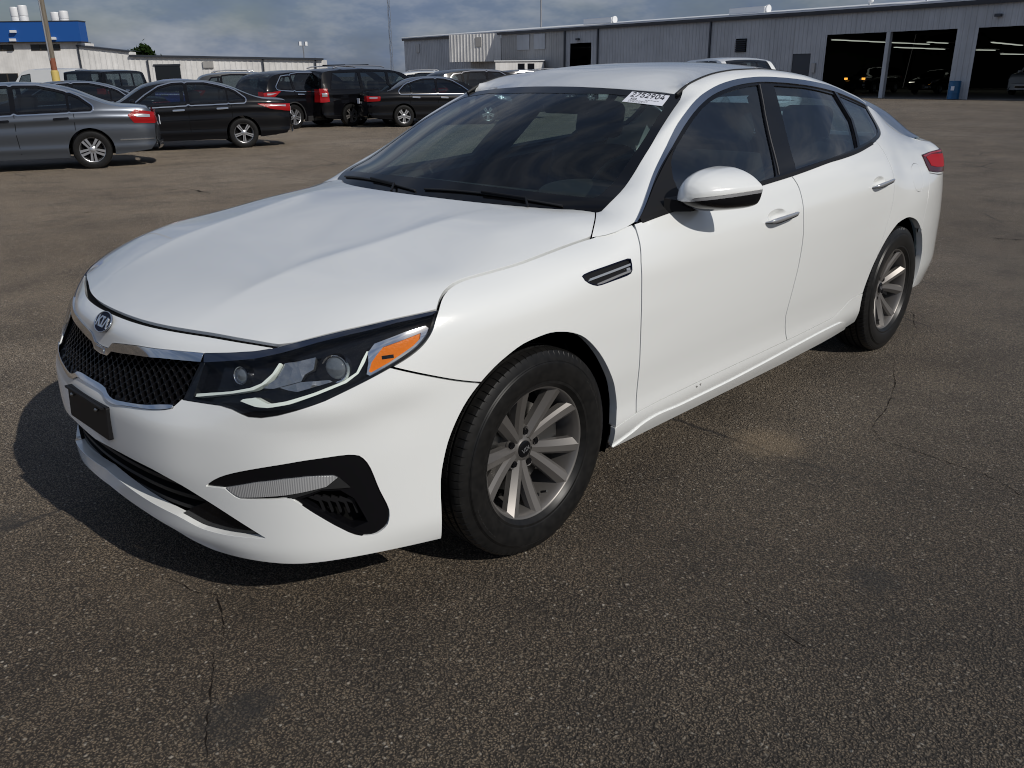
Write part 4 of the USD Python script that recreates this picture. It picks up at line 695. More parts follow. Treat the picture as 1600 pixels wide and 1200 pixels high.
def wheel(parent, name, c, side, rot, detail=True):
    """side=+1: outer face to +y."""
    root = fresh(parent, name); UsdGeom.Xform.Define(stage, root)
    def T(m):
        m = m.copy(); m.apply_transform(np.array([[1,0,0,0],[0,0,1,0],[0,-1,0,0],[0,0,0,1.]]))      # axis to +y, up stays readable
        if side < 0: m.apply_transform(trimesh.transformations.rotation_matrix(math.pi,[0,0,1]))
        m.apply_translation(c); return m
    put(root, 'tyre', T(tyre_mesh()), M['tyre'], 28)
    rim = trimesh.creation.revolve([(.150,-.09),(.190,-.085),(.196,.02),(.199,.062),(.2075,.080),(.213,.0845),(.2195,.0845),(.2215,.078),(.2205,.062),(.214,.055)], sections=96)
    put(root, 'rim', T(rim), M['alloy'], 40)
    put(root, 'brake_disc', T(trimesh.creation.annulus(.07,.145,.02,sections=64).apply_translation([0,0,-.015])), M['steel'], 30)
    cal = trimesh.convex.convex_hull(np.array([(math.cos(a)*r,math.sin(a)*r,z) for a in np.linspace(2.7,3.75,6) for r in (.09,.165) for z in (-.045,.022)])); put(root, 'caliper', T(cal), M['steel'], 30)
    put(root, 'wheel_well_shade', T(trimesh.creation.cylinder(.19,.01,sections=48).apply_translation([0,0,-.06])), M['void'], 30)
    def spoke(a0, a1, w0, w1, r0=.038, r1=.2105):
        n = 9; u = np.linspace(0,1,n); r = r0+(r1-r0)*u; a = a0+(a1-a0)*u**.8; wd = w0+(w1-w0)*u**1.2; zt_ = .030+.050*u-.012*u*(1-u)
        V, F = [], []
        for i in range(n):
            d = np.array([math.cos(a[i]),math.sin(a[i])]); p = np.array([-d[1],d[0]]); sg = 1 if a1>a0 else -1
            for off, dz in ((-1,-.034),(-1,-.010),(-.62,.0),(.25,.003),(1,-.013),(1,-.034)):
                q = d*r[i]+p*sg*off*wd[i]/2; V.append([q[0],q[1],zt_[i]+dz*(1 if dz>-.02 else 1.0)])
        for i in range(n-1):
            for j in range(6):
                k = (j+1)%6; F += [[i*6+j,i*6+k,(i+1)*6+k],[i*6+j,(i+1)*6+k,(i+1)*6+j]]
        m = trimesh.Trimesh(V,F,process=False); m.fix_normals(); 
        return m
    for k in range(5):
        a = rot+2*math.pi*k/5
        for s in (-1,1): put(root, 'spoke', T(spoke(a+s*.19, a+s*.285, .038, .053)), M['alloy'], 22)
    hub = trimesh.creation.revolve([(0,.034),(.030,.034),(.036,.030),(.050,.026),(.074,.020),(.080,.0),(.078,-.02)], sections=60)
    put(root, 'hub', T(hub), M['alloy'], 30)
    cap = trimesh.creation.revolve([(0,.0405),(.020,.0395),(.0275,.036),(.0285,.030)], sections=40); put(root, 'centre_cap', T(cap), M['black_gloss'], 40)
    tx = meshkit.text_mesh('KI\u039b', .0135, .001, True); tx.apply_translation([-tx.bounds[:,0].mean(),-tx.bounds[:,1].mean(),.0398]); tx.apply_transform(trimesh.transformations.rotation_matrix(rot-1.1,[0,0,1])); put(root, 'cap_lettering', T(tx), M['badge_text'], False)
    for k in range(5):
        a = rot+2*math.pi*(k+.5)/5; q = np.array([math.cos(a),math.sin(a)])*.057
        put(root, 'lug_seat', T(trimesh.creation.revolve([(.0145,.0275),(.0175,.029),(.019,.022)],sections=24).apply_translation([q[0],q[1],0])), M['alloy'], 40)
        put(root, 'lug_nut', T(trimesh.creation.cylinder(.0105,.014,sections=6).apply_translation([q[0],q[1],.027])), M['black_gloss'], 20)
    a = rot+.55; va = cyl(.004,[.185*math.cos(a),.185*math.sin(a),.045],[.168*math.cos(a),.168*math.sin(a),.075],10); put(root, 'valve', T(va), M['rubber'], 40)
    if detail:
        r6 = random.Random(6)
        for a0, n in ((-2.45,11),(.75,9)):
            ms = []; aa = a0
            for _ in range(n):                                     # moulded marks, too worn to read
                wd = r6.uniform(.006,.013); g = boxm((wd,.015,.0014),(0,.277,.1060)); g.apply_transform(trimesh.transformations.rotation_matrix(aa-math.pi/2,[0,0,1])); ms.append(g); aa -= (wd+r6.uniform(.004,.008))/.277
            put(root, 'sidewall_marks', T(cat(ms)), M['sidewall'], False)
    return root
HUB = .326
wheel(car, 'front_wheel', (0,.801,HUB), 1, math.radians(80)); wheel(car, 'front_wheel', (0,-.801,HUB), -1, .4, False)
wheel(car, 'rear_wheel', (-2.795,.801,HUB), 1, math.radians(40)); wheel(car, 'rear_wheel', (-2.795,-.801,HUB), -1, 1.1, False)
for nm, xc in (('front',0.0),('rear',-2.785)):
    for s in (1,-1):
        th = np.linspace(-.35,math.pi+.35,28); P = np.array([[(xc+.405*math.cos(a), s*y, .33+.405*math.sin(a)) for y in (.50,.86)] for a in th]); m = sheet(P); put(car, 'wheel_arch_liner', (m[0],m[1],-m[2]) , M['void'])
        th = np.linspace(-.35,math.pi+.35,28); wl = trimesh.Trimesh([[xc,s*.50,.33]]+[(xc+.405*math.cos(a),s*.50,.33+.405*math.sin(a)) for a in th],[[0,i+1,i+2] for i in range(27)]); put(car, 'wheel_arch_liner', wl, M['void'], False)
# underbody and inner door shells
put(car, 'underbody', cat([boxm((3.3,1.0,.06),(-1.45,0,.22)), boxm((1.9,1.60,.06),(-1.40,0,.235)), boxm((.50,1.0,.05),(.52,0,.25)), boxm((.55,1.4,.08),(-3.45,0,.30))]), M['void'], False)
for s in (1,-1):
    IN = WT(PG([(2.06,.33),(2.06,.955),(2.433,.99),(3.06,1.02),(4.0,1.085),(4.0,.42),(3.7,.36)]), off=-.07, du=.1, dv=.06); IN = (IN[0],IN[1],-IN[2]); put(car, 'door_card', IN if s>0 else mirror(IN), M['dash'])
    m = WT(PG([(2.09,.972),(2.433,.996),(3.06,1.026),(4.0,1.09),(4.0,1.08),(3.06,1.016),(2.433,.986),(2.09,.96)]), off=-.03, rim=.05, du=.1, dv=.02); put(car, 'door_sill_top', m if s>0 else mirror(m), M['dash'])
    pl_ = WT(PG([(3.001,1.030),(3.202,1.370),(3.302,1.370),(3.120,1.030)]), off=-.05, rim=.03, du=.06, dv=.06); put(car, 'pillar_lining', pl_ if s>0 else mirror(pl_), M['dash'])
    al = tube(EDGE[1:]*[1,s*.955,1]+[-.02,0,-.03], .03, 8); put(car, 'pillar_lining', al, M['dash'], 50)
# cabin
cab = fresh(car, 'cabin'); UsdGeom.Xform.Define(stage, cab)
dash = [(-.36,.955),(-.50,.985),(-.80,.985),(-.95,.955),(-1.0,.90),(-.98,.72),(-.85,.45),(-.36,.45)]
dm = trimesh.creation.extrude_polygon(Polygon(dash), 1.42, engine='earcut'); dm.apply_transform(np.array([[1,0,0,0],[0,0,1,-.71],[0,1,0,0],[0,0,0,1.]])); dm.fix_normals(); put(cab, 'dashboard', dm, M['dash'], 40)
hood_ = trimesh.creation.capsule(.12,.05,count=[16,16]); bin_ = trimesh.creation.icosphere(3,1).apply_scale([.16,.2,.05]).apply_translation([-.86,.36,.985]); put(cab, 'instrument_hood', bin_, M['dash'], True)
def rb3(size, at, r=.05, rot=0, piv=None):
    import manifold3d as mf
    sx, sy, sz = np.array(size)/2-r; s = mf.Manifold.sphere(r, 24); m = mf.Manifold.batch_hull([s.translate((a*sx,b*sy,c*sz)) for a in (-1,1) for b in (-1,1) for c in (-1,1)])
    k = m.to_mesh(); t = trimesh.Trimesh(k.vert_properties[:,:3],k.tri_verts)
    if rot: t.apply_transform(trimesh.transformations.rotation_matrix(rot,[0,1,0]))
    t.apply_translation(at); return t
def seat(x, y, w=.50, back=.62, rear=False):
    put(cab, 'seat_cushion', rb3((.52,w,.20),(x,y,.46),.06), M['cloth'], 40)
    put(cab, 'seat_backrest', rb3((.15,w,back),(x-.33,y,.78),.06,-.28), M['cloth'], 40)
    for yy in ([y] if not rear else [y-.33,y+.33]): put(cab, 'headrest', rb3((.11,.27,.18),(x-.45,yy,1.20 if not rear else 1.16),.045,-.2), M['cloth'], 40)
seat(-1.42,.37); seat(-1.42,-.37); seat(-2.32,0,1.25,.62,True)
put(cab, 'parcel_shelf', boxm((.55,1.2,.03),(-3.0,0,1.03)), M['dash'], False)
put(cab, 'floor', boxm((2.6,1.45,.04),(-1.7,0,.34)), M['dash'], False); put(cab, 'rear_bulkhead', boxm((.05,1.4,.6),(-2.75,0,.72)), M['dash'], False); put(cab, 'firewall', boxm((.04,1.45,.55),(-.34,0,.66)), M['void'], False)
th = np.linspace(0,2*np.pi,41); sw = np.c_[np.zeros(41),.185*np.cos(th),.185*np.sin(th)]; Rw = trimesh.transformations.rotation_matrix(-.38,[0,1,0])[:3,:3]; put(cab, 'steering_wheel', cat([tube(sw@Rw.T+[-1.10,.37,.93],.016,8), tube(np.array([[0,-.17,0],[0,.17,0]])@Rw.T+[-1.10,.37,.93],.02,8), trimesh.creation.icosphere(2,.065).apply_translation([-1.09,.37,.92])]), M['dash'], 50)
put(cab, 'rear_view_mirror', cat([rb3((.04,.25,.07),(-1.16,0,1.295),.02,.2), cyl(.012,(-1.10,0,1.33),(-1.15,0,1.30)), rb3((.10,.10,.04),(-1.07,0,1.335),.02,.45)]), M['black_matt'], 40)
for s in (1,-1): put(cab, 'sun_visor', rb3((.16,.36,.02),(-1.28,s*.36,1.372),.009,.28), M['lining'], 40)
# wipers in front of the glass
for y0, y1, v1 in ((.58,.02,.07),(-.02,-.60,.07)):
    vv = np.linspace(0,1,14); wy = y0+(y1-y0)*vv; P = ws(wy/.70, .045+.028*np.sin(vv*2.6)); N = wsn(wy/.70, .045+.028*np.sin(vv*2.6)); r_ = fresh(car,'wiper'); UsdGeom.Xform.Define(stage,r_)
    put(r_, 'blade', tube(P+N*.006,.004,8), M['rubber'], 50); put(r_, 'wiper_arm', tube(np.vstack([P[2]+N[2]*.004+[.05,.0,-.01],P[3]+N[3]*.013,P[7]+N[7]*.013]),.005,8), M['black_matt'], 50)
# number sheet stuck to the glass
def on_glass(m, w0, v0, sx, sy, off):
    v = np.array(m.vertices); w_, v_ = w0+v[:,0]*sx, v0+v[:,1]*sy; P = ws(w_,v_)+wsn(w_,v_)*(off+v[:,2:3]); return trimesh.Trimesh(P,m.faces,process=False)
stk = fresh(car,'number_sticker'); UsdGeom.Xform.Define(stage,stk)
put(stk,'sheet',bend(box(.668,.868,.926,.977),ws,wsn,du=.02,dv=.02,off=.0025,rim=.001),M['paper'])
def line(txt, h, w0, v0, bold=False, fit=None):
    t_ = meshkit.text_mesh(txt,h,.0004,bold); wd = t_.bounds[1,0]-t_.bounds[0,0]; sc = (fit/wd) if fit else 1/.60; t_.apply_translation([-t_.bounds[0,0],0,0]); put(stk,'print',on_glass(t_,w0,v0,sc,1/.60*1.0,.0028),M['ink'],False)
line('2752904',.028,.685,.926,True,.222); line('KIA',.0105,.705,.897,True,.040)
r5 = random.Random(5)
for w0, v0, ln_, h_ in ((.80,.902,.075,.0022),(.70,.889,.115,.0014),(.70,.8815,.13,.0014),(.70,.874,.10,.0014)):      # small print, too fine to read
    w1 = w0
    while w1 < w0+ln_:
        d_ = r5.uniform(.006,.017); put(stk,'print',bend(box(w1,v0,w1+d_,v0+h_/.6),ws,wsn,du=.02,dv=.02,off=.0029),M['ink']); w1 += d_+.004
# ---------------------------------------------------------------- the other vehicles: shells from a side profile
M['bgglass'] = pane('tinted_car_glass', (.30,.35,.37), base=.07)
M['bgalloy'] = look('bright_alloy', (.62,.62,.63), .25, metal=.9)
M['plastic'] = look('wheel_arch_plastic', (.02,.02,.021), .6)
PAINTS = {'grey':paint('graphite_grey',(.125,.140,.165),.06,.26,metal=.8), 'black':paint('jet_black',(.003,.003,.004),.0,.3,spec=.05,coat=.8), 'ink':paint('blue_black',(.004,.006,.012),.0,.3,spec=.05,coat=.8), 'white':paint('fleet_white',(.74,.75,.74),.0,.3),
          'blue':paint('bright_blue',(.012,.045,.30),.05,.3), 'dark':paint('dark_grey',(.02,.022,.024),.05,.3), 'silver':paint('light_silver',(.5,.51,.52),.05,.3,metal=.5)}
SPEC = {
 'sedan': dict(L=4.86,W=1.83,WB=2.80,ro=1.10,wr=.33,tum=.50,deck=[(0,.80),(.03,.98),(.10,1.045),(.55,1.085)],rw=1.45,roof=[(1.45,1.39),(1.80,1.448),(2.20,1.465),(2.65,1.445),(3.00,1.385)],cow=3.72,hood=[(3.72,1.02),(4.15,.955),(4.55,.86),(4.78,.74),(4.86,.62)],belt=[(0,.96),(.9,.985),(2.2,.955),(3.7,.915),(4.86,.70)],
   win=[[(.98,1.02),(1.35,1.015),(1.35,1.27),(1.20,1.20)],[(1.39,1.012),(2.18,.992),(2.18,1.385),(1.82,1.382),(1.56,1.325),(1.39,1.275)],[(2.26,.990),(3.30,.952),(3.05,1.135),(2.76,1.305),(2.50,1.372),(2.26,1.387)]],doors=[1.30,2.22,3.36]),
 'suv': dict(L=4.70,W=1.88,WB=2.70,ro=.95,wr=.36,tum=.36,deck=[(0,.85),(.03,1.05)],rw=.42,roof=[(.42,1.58),(.8,1.65),(1.5,1.69),(2.2,1.68),(2.75,1.62)],cow=3.45,hood=[(3.45,1.16),(3.95,1.10),(4.40,.99),(4.62,.86),(4.70,.70)],belt=[(0,1.10),(1.2,1.10),(2.4,1.07),(3.45,1.04),(4.7,.80)],
   win=[[(.42,1.19),(.98,1.145),(.98,1.52),(.70,1.49)],[(1.06,1.14),(1.92,1.115),(1.92,1.585),(1.35,1.585),(1.06,1.55)],[(2.0,1.112),(3.05,1.085),(2.72,1.42),(2.45,1.565),(2.0,1.585)]],doors=[1.02,1.96,3.08]),
 'bigsuv': dict(L=5.20,W=2.02,WB=2.95,ro=1.05,wr=.39,tum=.28,deck=[(0,.95),(.03,1.20)],rw=.30,roof=[(.30,1.84),(.8,1.91),(1.8,1.93),(2.6,1.91),(3.1,1.84)],cow=3.80,hood=[(3.80,1.30),(4.4,1.26),(4.9,1.18),(5.12,1.05),(5.20,.75)],belt=[(0,1.22),(2.4,1.20),(3.8,1.16),(5.2,.95)],
   win=[[(.42,1.27),(1.2,1.26),(1.2,1.77),(.55,1.76)],[(1.28,1.26),(2.2,1.25),(2.2,1.80),(1.28,1.79)],[(2.28,1.25),(3.35,1.22),(3.0,1.60),(2.78,1.78),(2.28,1.80)]],doors=[1.24,2.24,3.4]),
 'van': dict(L=5.10,W=1.98,WB=3.08,ro=1.02,wr=.345,tum=.26,deck=[(0,.85),(.02,1.05)],rw=.20,roof=[(.20,1.66),(.6,1.72),(1.6,1.755),(2.6,1.735),(3.15,1.66)],cow=4.20,hood=[(4.20,1.12),(4.55,1.03),(4.85,.92),(5.02,.80),(5.10,.66)],belt=[(0,1.09),(2.0,1.08),(3.6,1.05),(4.2,1.02),(5.1,.78)],
   win=[[(.34,1.14),(1.45,1.13),(1.45,1.62),(.52,1.60)],[(1.56,1.13),(2.55,1.115),(2.55,1.63),(1.56,1.64)],[(2.66,1.11),(3.75,1.085),(3.35,1.40),(3.0,1.60),(2.66,1.62)]],doors=[1.50,2.60,3.82]),
 'boxy': dict(L=4.40,W=1.86,WB=2.75,ro=.78,wr=.39,tum=.10,deck=[(0,.90),(.02,1.15)],rw=.06,roof=[(.06,1.76),(.4,1.80),(1.5,1.82),(2.3,1.81),(2.6,1.76)],cow=2.85,hood=[(2.85,1.24),(3.4,1.22),(4.0,1.18),(4.30,1.10),(4.40,.80)],belt=[(0,1.20),(2.85,1.19),(4.4,.95)],
   win=[[(.15,1.24),(1.0,1.24),(1.0,1.68),(.20,1.68)],[(1.08,1.24),(1.80,1.24),(1.80,1.69),(1.08,1.69)],[(1.88,1.24),(2.72,1.24),(2.52,1.68),(1.88,1.69)]],doors=[1.04,1.84,2.74]),
 'tallvan': dict(L=5.60,W=2.0,WB=3.3,ro=1.1,wr=.35,tum=.12,deck=[(0,.85),(.02,1.1)],rw=.10,roof=[(.10,2.05),(.6,2.12),(2.4,2.14),(3.4,2.12),(3.9,2.0)],cow=4.75,hood=[(4.75,1.25),(5.1,1.12),(5.4,.98),(5.6,.7)],belt=[(0,1.2),(3.6,1.15),(4.75,1.10),(5.6,.85)],
   win=[[(3.35,1.25),(4.35,1.2),(4.0,1.72),(3.35,1.82)]],doors=[3.25,4.4]),
 'pickup': dict(L=5.70,W=2.0,WB=3.6,ro=1.15,wr=.39,tum=.30,deck=[(0,.95),(.03,1.30),(1.75,1.31)],rw=1.95,roof=[(1.95,1.84),(2.4,1.90),(3.0,1.91),(3.45,1.84)],cow=4.10,hood=[(4.10,1.32),(4.7,1.27),(5.3,1.16),(5.60,1.02),(5.70,.70)],belt=[(0,1.28),(1.9,1.27),(4.1,1.22),(5.7,.95)],
   win=[[(2.05,1.33),(2.75,1.32),(2.75,1.79),(2.10,1.78)],[(2.84,1.32),(3.82,1.28),(3.45,1.66),(3.25,1.78),(2.84,1.80)]],doors=[2.0,2.80,3.86]),
}
def bg_wheel(root, name, c, side, R, style, mat):
    w_ = fresh(root, name); UsdGeom.Xform.Define(stage, w_)
    rr = R*.66
    def T(m):
        m = m.copy(); m.apply_transform(np.array([[1,0,0,0],[0,0,1,0],[0,-1,0,0],[0,0,0,1.]]))
        if side < 0: m.apply_transform(trimesh.transformations.rotation_matrix(math.pi,[0,0,1]))
        m.apply_translation(c); return m
    h = .105
    put(w_,'tyre',T(trimesh.creation.revolve([(rr-.01,-h),(rr+.04,-h-.004),(R-.02,-h+.006),(R-.004,-h+.03),(R,-h+.05),(R,h-.05),(R-.004,h-.03),(R-.02,h-.006),(rr+.04,h+.004),(rr-.006,h-.012)],sections=40)),M['tyre'],40)
    put(w_,'rim',T(trimesh.creation.revolve([(rr-.05,-.08),(rr-.03,.03),(rr-.012,.085),(rr+.002,.092),(rr+.004,.08)],sections=40)),M[mat],40)
    put(w_,'rim_back',T(trimesh.creation.cylinder(rr-.03,.02,sections=32)),M['void'],30)
    n, wd, pair = style; ms = []
    for k in range(n):
        a = 2*math.pi*k/n+.3
        for s in ((-1,1) if pair else (0,)):
            b = boxm((rr-.05,wd,.03),(.035+(rr-.05)/2,s*wd*.75,.066)); b.vertices[:,1] *= np.where(b.vertices[:,0]>rr*.6,1.35,.9); b.apply_transform(trimesh.transformations.rotation_matrix(a,[0,0,1])); put(w_,'spoke',T(b),M[mat],20)
    put(w_,'hub',T(trimesh.creation.revolve([(0,.088),(.035,.086),(.06,.075),(.07,.03)],sections=24)),M[mat],40)
def vehicle(name, label, cat_, kind, col, loc, rz, wheelmat='bgalloy', style=(5,.035,True), trim='chrome', tail=None, group=None, rails=None, lean=0., face='full'):
    S = SPEC[kind]; root = thing(name, label, cat_, loc, rz, group)
    L, W, ro = S['L'], S['W']/2, S['ro']
    tp = np.array(S['deck']+S['roof']+S['hood']); topf = lambda x: np.interp(x, tp[:,0], tp[:,1])
    bp_ = np.array(S['belt']); beltf = lambda x: np.interp(x, bp_[:,0], bp_[:,1])
    from scipy.interpolate import PchipInterpolator as PI
    tpc = PI(tp[:,0],tp[:,1]) if kind!='x' else topf
    plan = PI([0,.06,.2,.5,1.0,L/2,L-1.1,L-.55,L-.22,L-.06,L],[.80,.865,.925,.965,.99,1.0,.99,.955,.88,.78,.66])
    sec = PI([.1,.2,.32,.45,.6,.75,.88,1.0,1.3],[.93,.965,.975,.985,1.0,1.0,.99,.97,.93])
    def ys(x,z):
        zb = beltf(x); y = W*plan(np.clip(x,0,L))*sec(np.clip(z,.1,1.3)*(.92/np.maximum(zb,.6)))
        y = y+.013*np.exp(-((z-zb+.11)/.045)**2)-.010*np.exp(-((z-zb+.21)/.06)**2)+.012*np.exp(-((z-.36)/.06)**2); u = np.maximum(z-zb,0); return y-S['tum']*u*u/(u+.06)
    def P(x,z): return np.stack([x-ro,ys(x,z),z],-1)
    def N(x,z):
        e=3e-3; n=np.stack([-(ys(x+e,z)-ys(x-e,z))/(2*e),np.ones_like(np.asarray(x,float)),-(ys(x,z+e)-ys(x,z-e))/(2*e)],-1); return n/np.linalg.norm(n,axis=-1,keepdims=True)
    zt = lambda x: tpc(x)-.035
    xs = np.linspace(0.0,L,120); up_ = [(x,float(zt(x))) for x in xs]
    R = S['wr']; xw = [ro, ro+S['WB']]
    out = Polygon([(0.02,.42),(.12,.30),(ro-.45,.24)]+[(ro+.45,.21),(ro+S['WB']-.45,.21)]+[(L-.25,.23),(L-.06,.34),(L,.5)]+up_[::-1])
    arches = unary_union([Point(x,R).buffer(R+.055,quad_segs=16) for x in xw])
    wins = [Polygon([tuple(q) for q in spline(w+[w[0]],6*len(w)+1)]) if False else Polygon(w).buffer(-.025).buffer(.025) for w in S['win']]
    wu = unary_union(wins); dlo = ok(unary_union([w.buffer(.045,join_style=1) for w in wins]).buffer(.04).buffer(-.04))
    body = ok(out.difference(arches).difference(dlo.buffer(-.002)))
    def two(nm, poly, mat, rootp=root, label=None, sides=(1,-1), **k):
        m = bend(poly,P,N,**k)
        for s in sides: put(rootp,nm,m if s>0 else mirror(m),mat,label=label)
    mat = PAINTS[col]
    two('side_panel', body, mat, du=.09, dv=.025, rim=.03, rimstep=.06)
    two('window_surround', dlo.difference(wu), M['black_gloss'], du=.1, dv=.06, off=.0, rim=.02, rimstep=.06)
    if trim: two('window_trim', ok(dlo.buffer(.016).difference(dlo.buffer(-.006))), M[trim], du=.1, dv=.06, off=.006, rim=.008, rimstep=.06)
    for w in wins: two('window', w, M['bgglass'], du=.15, dv=.1, off=-.01)
    for x in S['doors']: two('door_seam', ok(LineString([(x,.30),(x+.02,.6),(x,float(beltf(x))-.01)]).buffer(.005).intersection(body)), M['void'], off=.0015, du=.1, dv=.1)
    for k, x in enumerate(S['doors'][:-1]):
        zc = float(beltf(x+.25))-.10; two('door_handle', LineString([(x+.10,zc+.005),(x+.32,zc-.005)]).buffer(.016), M['chrome'] if col!='grey' else M['black_gloss'], off=.02, rim=.025, du=.1, dv=.06)
    for x in xw:
        two('arch_lip', ok(Point(x,R).buffer(R+.075,quad_segs=16).difference(Point(x,R).buffer(R+.045,quad_segs=16)).intersection(box(0,.24,L,2))), M['plastic'] if kind in('suv','boxy') else mat, off=.006, rim=.03, du=.1, dv=.1, rimstep=.06)
        for s in (1,-1):
            th = np.linspace(-.2,math.pi+.2,14); g = sheet(np.array([[(x-ro+(R+.06)*math.cos(a),s*yy,R+(R+.06)*math.sin(a)) for yy in (W*.45,W*.93)] for a in th])); put(root,'arch_liner',g,M['void'])
    # upper surfaces across the car
    xt = np.unique(np.r_[np.linspace(.0,L,110),tp[:,0]]); wv = np.linspace(-1,1,13)
    ye = ys(xt,zt(xt)); ze = zt(xt); cr = .035+.02*np.clip((tpc(xt)-beltf(xt))*3,0,1)
    G = np.stack([np.repeat(xt[:,None]-ro,13,1), ye[:,None]*wv[None], ze[:,None]+cr[:,None]*(1-np.abs(wv[None])**2.4)],-1)
    gl = lambda a,b: (xt>=a-1e-6)&(xt<=b+1e-6)
    x_rw0, x_rw1, x_ws0, x_ws1 = S['deck'][-1][0], S['rw'], S['roof'][-1][0], S['cow']
    for nm, sel, m_ in (('boot_lid' if kind in('sedan','pickup') else 'tailgate',gl(0,x_rw0),mat),('roof',gl(x_rw1,x_ws0),mat),('hood',gl(x_ws1,L),mat)):
        if sel.sum()>1: put(root,nm,face_up(sheet(G[sel]),(0,0,1)),m_)
    for nm, sel in (('back_window',gl(x_rw0,x_rw1)),('windscreen',gl(x_ws0,x_ws1))):
        g = G[sel]; put(root,nm,face_up(sheet(g[:,1:-1]),(0,0,1)),M['bgglass'])
        for s in (0,1): put(root,'pillar',face_up(sheet(g[:,:2] if s==0 else g[:,-2:]),(0,0,1)),mat)
    # end faces
    for nm, x0, sgn in (('rear_face',0.0,-1),('front_face',L,1)):
        zz = np.linspace(.30,float(zt(x0)),14); yy = ys(np.full(14,x0),zz); g = np.stack([np.stack([x0-ro+sgn*(.10*(1-np.abs(wv)**2.2)*np.clip((1.25-z)/.6,.25,1)),y*wv,np.full(13,z)],-1) for z,y in zip(zz,yy)])
        put(root,nm,face_up(sheet(g),(sgn,0,0)),mat)
        b = g[:5]*1.0; b[...,0] += sgn*.035; b[0,:,0]-=sgn*.03; put(root,'rear_bumper' if sgn<0 else 'front_bumper',face_up(sheet(b),(sgn,0,0)),mat)
        if sgn<0: put(root,'plate',boxm((.01,.33,.16),(-ro-.115,0,.78)),M['paper'],False)
        else:
            gg = g[4:9,3:10]*1.0; gg[...,0]+=.012; put(root,'grille',face_up(sheet(gg),(1,0,0)),M['black_gloss'])
    # lamps
    zt0 = float(beltf(0.0)); tl = tail or [(.0,zt0-.02),(.42,zt0-.03),(.30,zt0-.17),(.0,zt0-.21)]
    two('tail_lamp', Polygon(tl).buffer(.012), M['red'], off=.012, rim=.02, du=.06, dv=.05)
    for s in (1,-1):
        z0, z1 = min(q[1] for q in tl), max(q[1] for q in tl); zz = np.linspace(z0,z1,5); f = np.linspace(1.0,.70,6)
        g = np.stack([np.stack([-ro-.012-(.10*(1-f**2.2)*np.clip((1.25-z)/.6,.25,1)),s*ys(0.0,z)*f,np.full(6,z)],-1) for z in zz]); put(root,'tail_lamp',face_up(sheet(g),(-1,0,0)),M['red'])
    tp_ = Polygon(tl); cx_, cz_ = tp_.centroid.coords[0]; two('reversing_lens', shapely.affinity.scale(tp_,.62,.28,origin=(cx_,cz_+.03)), M['fogclear'], off=.016, rim=.006, du=.05, dv=.05)
    zf = float(topf(L-.35)); two('headlamp', Polygon([(L-.12,zf-.04),(L-.75,zf+.03),(L-.55,zf-.10),(L-.06,zf-.20)]), M['silver'], off=.008, rim=.01, du=.08, dv=.06)
    if kind in ('suv','boxy','pickup','van'): two('lower_cladding', ok(box(ro+.5,.22,ro+S['WB']-.5,.36).intersection(out)), M['plastic'], off=.01, rim=.012, du=.12, dv=.08)
    if rails:
        for s in (1,-1):
            xr = np.linspace(S['roof'][1][0],S['roof'][-2][0],12); put(root,'roof_rail',tube(np.c_[xr-ro,s*(ys(xr,zt(xr))-.06),tpc(xr)+.035+.035*np.clip(np.sin(np.linspace(0,math.pi,12))*4,0,1)],.018,8),M[rails],50)
        for x in ([xr[3],xr[8]] if kind=='van' else []):
            put(root,'cross_bar',tube(np.array([(x-ro,y*W*.62,float(tpc(x))+.10) for y in (-1,0,1)]),.018,8),M['black_matt'],50)
    if col == 'grey': two('bumper_trim', box(.05,.475,.62,.497), M['chrome'], off=.012, rim=.012, du=.06, dv=.03)
    # mirrors, cabin, wheels
    for s in (1,-1):
        xm = S['cow']-.38; put(root,'door_mirror',rb3((.12,.20,.14),(xm-ro,s*(W+.09),float(beltf(xm))+.10),.04),mat if s else mat,40)
    put(root,'cabin_tub',boxm((x_ws1-x_rw0-.3,W*1.5,.05),((x_ws1+x_rw0)/2-ro,0,.78)),M['void'],False)
    for xs_ in [2.05 if kind=='sedan' else x_ws0-.75]+([x_ws0-1.75] if kind not in('pickup','tallvan') else []):
        for y in (-.38,.38): put(root,'seat',rb3((.18,.48,.62),(xs_-ro,y,float(beltf(xs_))-.02),.06,-.2),M['cloth'],40)
    put(root,'underbody',boxm((L-.7,W*1.5,.10),(L/2-ro,0,.30)),M['void'],False)
    for x in (0.0,S['WB']):
        for s in (1,-1): bg_wheel(root,'rear_wheel' if x==0 else 'front_wheel',(x,s*(W-.125),R),s,R,style,wheelmat)
    return root
def at_px(px, fw, z=0.0):
    dep = fw*math.cos(PITCH)+CAM[2]*math.sin(PITCH); return lot(fw, (px-800)/1303.72*dep, z)
def head(deg):
    """Heading deg to the right of straight away from the camera, as an angle about z."""
    d = FW*math.cos(math.radians(deg))+RT*math.sin(math.radians(deg)); return math.atan2(d[1],d[0])
def gpos(x,y): return (x,y,float(ground_z(x,y)))
H1 = math.radians(-21.8)
vehicle('grey_sedan','graphite grey four-door sedan cut by the left edge of the photo','car','sedan','grey',gpos(-4.51,-14.48),H1,style=(5,.034,True),tail=[(0.0,.93),(.30,.985),(.42,.90),(.34,.78),(0,.76)])
vehicle('black_sedan','black sedan with chrome window line parked just behind the grey sedan','car','sedan','black',gpos(-8.62,-16.50),H1,style=(5,.022,True),tail=[(0.0,.93),(.30,.93),(.72,.945),(.45,.85),(0,.79)])
vehicle('compact_sedan','small black sedan with ten-spoke alloys standing in front of the black minivan','car','sedan','black',gpos(-15.94,-19.71),math.radians(156.2),style=(5,.03,True),tail=[(0.0,.93),(.38,.90),(.36,.80),(0,.78)])
